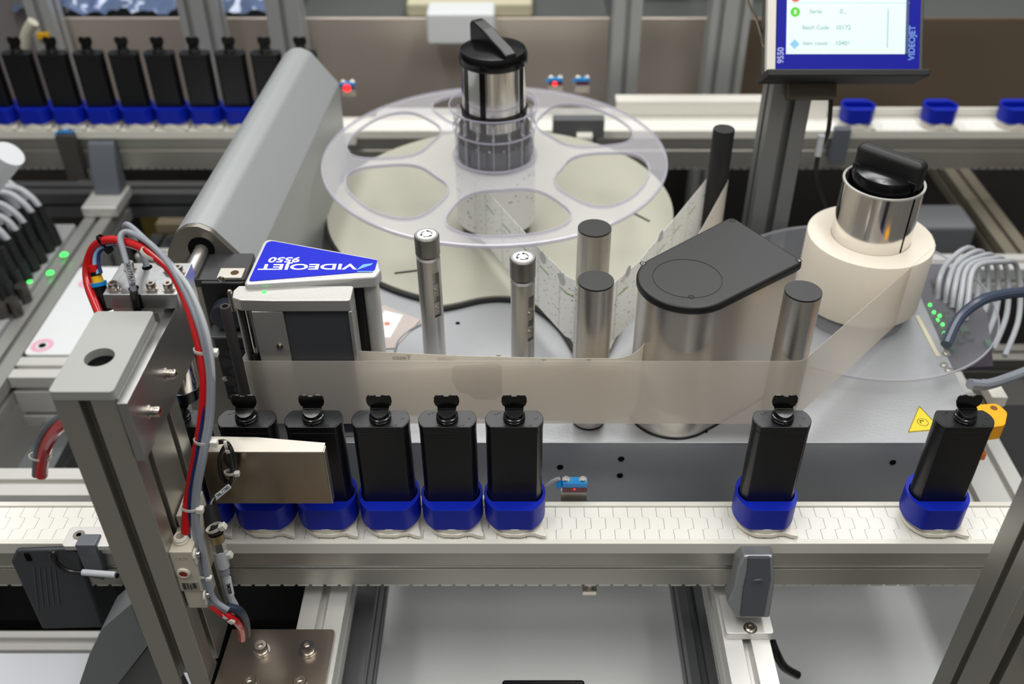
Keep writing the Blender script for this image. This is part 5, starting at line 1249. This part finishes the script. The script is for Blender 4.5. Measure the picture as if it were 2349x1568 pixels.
put(obj('pale_board', B().box(Py(930, 30, 2.25).x, Py(1222, 30, 2.25).x, 2.262, 2.40, .112, .150), mat('pale_wood', rgb(196, 190, 160), .5), bevel=.01), label='pale yellowish board on the shelf behind the white box', cat='board')
for u, v, led, l_ in ((801, 222, 1, 'far blue sensor with a glowing red eye just right of the big grey housing'), (1274, 212, 1, 'far blue sensor behind the reel flange, left of a similar one'), (1335, 212, 0, 'far blue sensor behind the reel flange, nearest the background post')):
    p = Py(u, v, 2.02); s_ = sensor((p.x, 2.02, p.z), l_, .95, False)
    if led:
        r_ = .0085 if u < 900 else .005
        obj('red_eye', B().lathe([(0, 0), (r_, 0), (r_*.8, .002), (0, .003)], n=20, M=Matrix.Translation((p.x-.002, 2.0150, p.z+.022)) @ Matrix.Rotation(PI/2, 4, 'X')), LEDR, s_)
# grey rail segment between housing and post on the far conveyor
put(obj('sensor_rail', B().box(-.32, .215, 1.975, 2.02, -.02, .0), ALUL, bevel=.002), label='pale aluminium rail carrying the far blue sensors behind the reel', cat='rail')
put(obj('white_block', B().box(Py(805, 250, 1.93).x-.012, Py(805, 250, 1.93).x+.012, 1.875, 1.895, -.02, .01), WHITE, bevel=.002), label='small white block on the far conveyor beside the big grey housing', cat='block')
# grey stop unit seen through the right rear reel window
t = thing('stop_unit', 'grey stopper unit on the far conveyor seen through the clear flange', 'stopper', (.10, 1.87, -.05))
a_, b_ = Py(1268, 275, 1.86), Py(1385, 300, 1.86)
obj('arm', B().box(a_.x, b_.x, 1.85, 1.875, b_.z-.012, a_.z+.005), mat('stop_grey', rgb(96, 98, 98), .45), t, bevel=.002)
p = Py(1340, 318, 1.85); obj('white_pin', B().cyl((p.x-.016, 1.845, p.z+.006), (p.x+.016, 1.845, p.z+.006), .010, 16), WHITE, t); obj('blue_grey_body', B().box(p.x, p.x+.026, 1.85, 1.875, p.z-.04, p.z-.002), mat('slate_plastic', rgb(64, 76, 90), .4), t, bevel=.002)
t = thing('far_switch', 'dark grey switch body below the first empty blue carrier', 'switch', (.62, 1.87, -.1))
p = Py(1932, 325, 1.88); obj('body', B().box(p.x-.020, p.x+.014, 1.875, 1.895, p.z-.05, p.z+.03), mat('slate_grey', rgb(92, 98, 106), .45), t, bevel=.003)
put(obj('beige_stop', B().box(.60, .655, 1.965, 1.99, -.01, .045), WHITE, bevel=.002), label='cream block behind the display post on the far conveyor', cat='block')

# ================================================================ right side
bar('wide aluminium frame profile right of the machine base, running back from the lockout box', 'y', (.689, .70, -.179), .86, .112, .058, ALUL, nw=2)
bar('far aluminium cross profile behind the pale hose loops at the right edge', 'x', (.634, 1.63, -.179), .70, .056, .058, ALUL, a=.012)
bar('lower far aluminium cross profile below the pale hose loops', 'x', (.76, 1.50, -.30), .60, .05, .05, ALU)
bar('diagonal grey profile in the dark area right of the take-up roll', 'y', (1.02, 1.62, -.20), .60, .06, .05, mat('tan_aluminium', rgb(140, 134, 118), .5, .5))
c = [Pz(u, v, -.25) for u, v in ((2105, 500), (2200, 440), (2260, 440), (2230, 560), (2110, 560))]
put(obj('grey_cabinet', B().box(.72, .96, 1.78, 1.88, -.60, -.16), mat('bluegrey_cabinet', rgb(110, 112, 116), .5), bevel=.01), label='blurred grey cabinet under the far conveyor right of the take-up roll', cat='cabinet')
put(obj('orange_part', B().box(1.09, 1.16, 1.76, 1.84, -.25, -.20), mat('orange_brown', rgb(130, 62, 24), .5), bevel=.01), label='blurred orange-brown part in the dark at the right edge', cat='part')
t = thing('circuit_board', 'green and purple circuit board with green lamps under the clear disc rim', 'circuit board', (.66, 1.2, 0))
c = [Pz(u, v, .02) for u, v in ((2118, 645), (2215, 640), (2262, 720), (2200, 850))]
obj('board', B().prism([(.598, 1.085), (.675, 1.09), (.715, 1.22), (.70, 1.36), (.590, 1.36)], .012, .020), mat('board_violet', rgb(50, 42, 58), .4, noise=.35, nscale=25), t, bevel=.001)
rn = random.Random(9)
for i in range(16):
    x, y = rn.uniform(.605, .69), rn.uniform(1.12, 1.34); obj('chip', B().box(x, x+rn.uniform(.006, .016), y, y+rn.uniform(.006, .02), .020, .026), mat('chip_green' if i % 3 == 0 else 'chip_dark', rgb(40, 90, 60) if i % 3 == 0 else rgb(34, 34, 40), .4), t)
for u, v in ((2133, 700), (2142, 717), (2150, 735), (2162, 745), (2170, 772), (2168, 785), (2155, 725), (2165, 765)):
    p = Pz(u, v, .021); p.x = max(p.x, .600); obj('green_lamp', B().lathe([(0, p.z), (.0028, p.z), (.002, p.z+.003), (0, p.z+.003)], c=(p.x, p.y, 0), n=12), LEDG, t)
w_ = ['leftmost', 'second', 'third', 'fourth', 'fifth']
for i, (u, v, uu) in enumerate(((2150, 650, 2190), (2170, 660, 2212), (2185, 670, 2235), (2200, 685, 2258), (2215, 700, 2285))):
    y0 = 1.20-.015*i
    cable('looping pale hose at the right, behind the clear disc, '+('leftmost of five' if i == 0 else 'second of five from the left' if i == 1 else 'middle one of five' if i == 2 else 'fourth of five from the left' if i == 3 else 'outermost, rightmost of five'), [(u, v+35, y0-.02), (u+5, v-10, y0), (u+22, 605+i*2, y0+.06), (uu+20, 572+i*7, y0+.10), (uu+45, 575+i*8, y0+.13), (uu+55, 625+i*10, y0+.12), (uu+50, 690+i*12, y0+.08), (uu+20, 760+i*14, y0+.02)], .0043, HOSEW, 'pale_hose', 'hose')
cable('dark blue-grey hose entering the right edge above the clear disc', [(2170, 790, 1.04), (2200, 730, 1.08), (2250, 690, 1.10), (2300, 675, 1.12), (2370, 668, 1.14)], .0075, mat('slate_hose', rgb(60, 70, 88), .3), 'dark_hose', 'hose')
cable('grey hose entering the right edge below the clear disc', [(2225, 880, .96), (2262, 882, .97), (2310, 868, 1.0), (2370, 845, 1.03)], .0070, HOSEG, 'grey_hose', 'hose')
put(obj('shade_box_right', B().box(.78, 1.5, .95, 1.40, -.70, -.32), mat('near_black', rgb(26, 28, 28), .7), bevel=.01), label='added dark box standing in for unlit space beyond the right frame profiles', cat='box')  # unlit depth right of the frame, imitated by an added near-black box
put(obj('yellow_streak', B().box(.80, .88, 1.08, 1.10, -.22, -.20), YELLOW, bevel=.002), label='yellow strip low in the dark area right of the lockout box', cat='strip')
put(obj('red_bundle', B().tube([Vector((.74, 1.02, -.20)), Vector((.80, 1.00, -.18)), Vector((.88, 1.02, -.2)), Vector((1.0, 1.0, -.22))], .010, 10), mat('dark_red_hose', rgb(110, 18, 22), .4)), label='dark red hose low in the dark area right of the lockout box', cat='hose')
# hinge-like screws beside the plate edge
t = thing('cable_bracket', 'small brownish metal bracket at the right edge of the machine base below the clear disc', 'bracket', (.62, 1.02, 0))
obj('plate', B().box(.600, .645, .985, 1.035, .005, .012), mat('brown_metal', rgb(110, 98, 84), .35, .8), t, bevel=.002); obj('white_block', B().box(.640, .662, 1.01, 1.05, .012, .030), WHITE, t, bevel=.002)
obj('coupling', B().cyl((.612, 1.01, .012), (.612, 1.01, .030), .010, 20), STEEL, t)
# yellow lockout box with red knob
t = thing('lockout_switch', 'orange-yellow box with a red knob behind the rightmost front bottle', 'switch', (.575, .90, .03))
c = [Pz(u, v, .085) for u, v in ((2225, 928), (2288, 924), (2312, 945), (2306, 975), (2225, 985))]
obj('yellow_cap', B().prism(round_poly([(p.x, p.y) for p in c], [.002, .010, .012, .010, .002], 5), .062, .085), mat('amber_plastic', rgb(245, 168, 12), .35), t, bevel=.004, seg=3)
p = Pz(2280, 935, .0852); obj('cap_hole', B().lathe([(0, .085), (.0045, .085), (.0045, .0852), (0, .0852)], c=(p.x, p.y, 0), n=24), mat('cap_hole', rgb(120, 70, 10), .5), t)
obj('red_neck', B().lathe([(0, .030), (.018, .030), (.016, .045), (.016, .062), (0, .062)], c=(c[0].x+.008, c[0].y-.012, 0), n=32), REDP, t)
obj('orange_base', B().box(c[0].x-.01, c[0].x+.026, c[0].y-.032, c[0].y, .018, .030), mat('deep_orange', rgb(225, 120, 10), .4), t, bevel=.002)
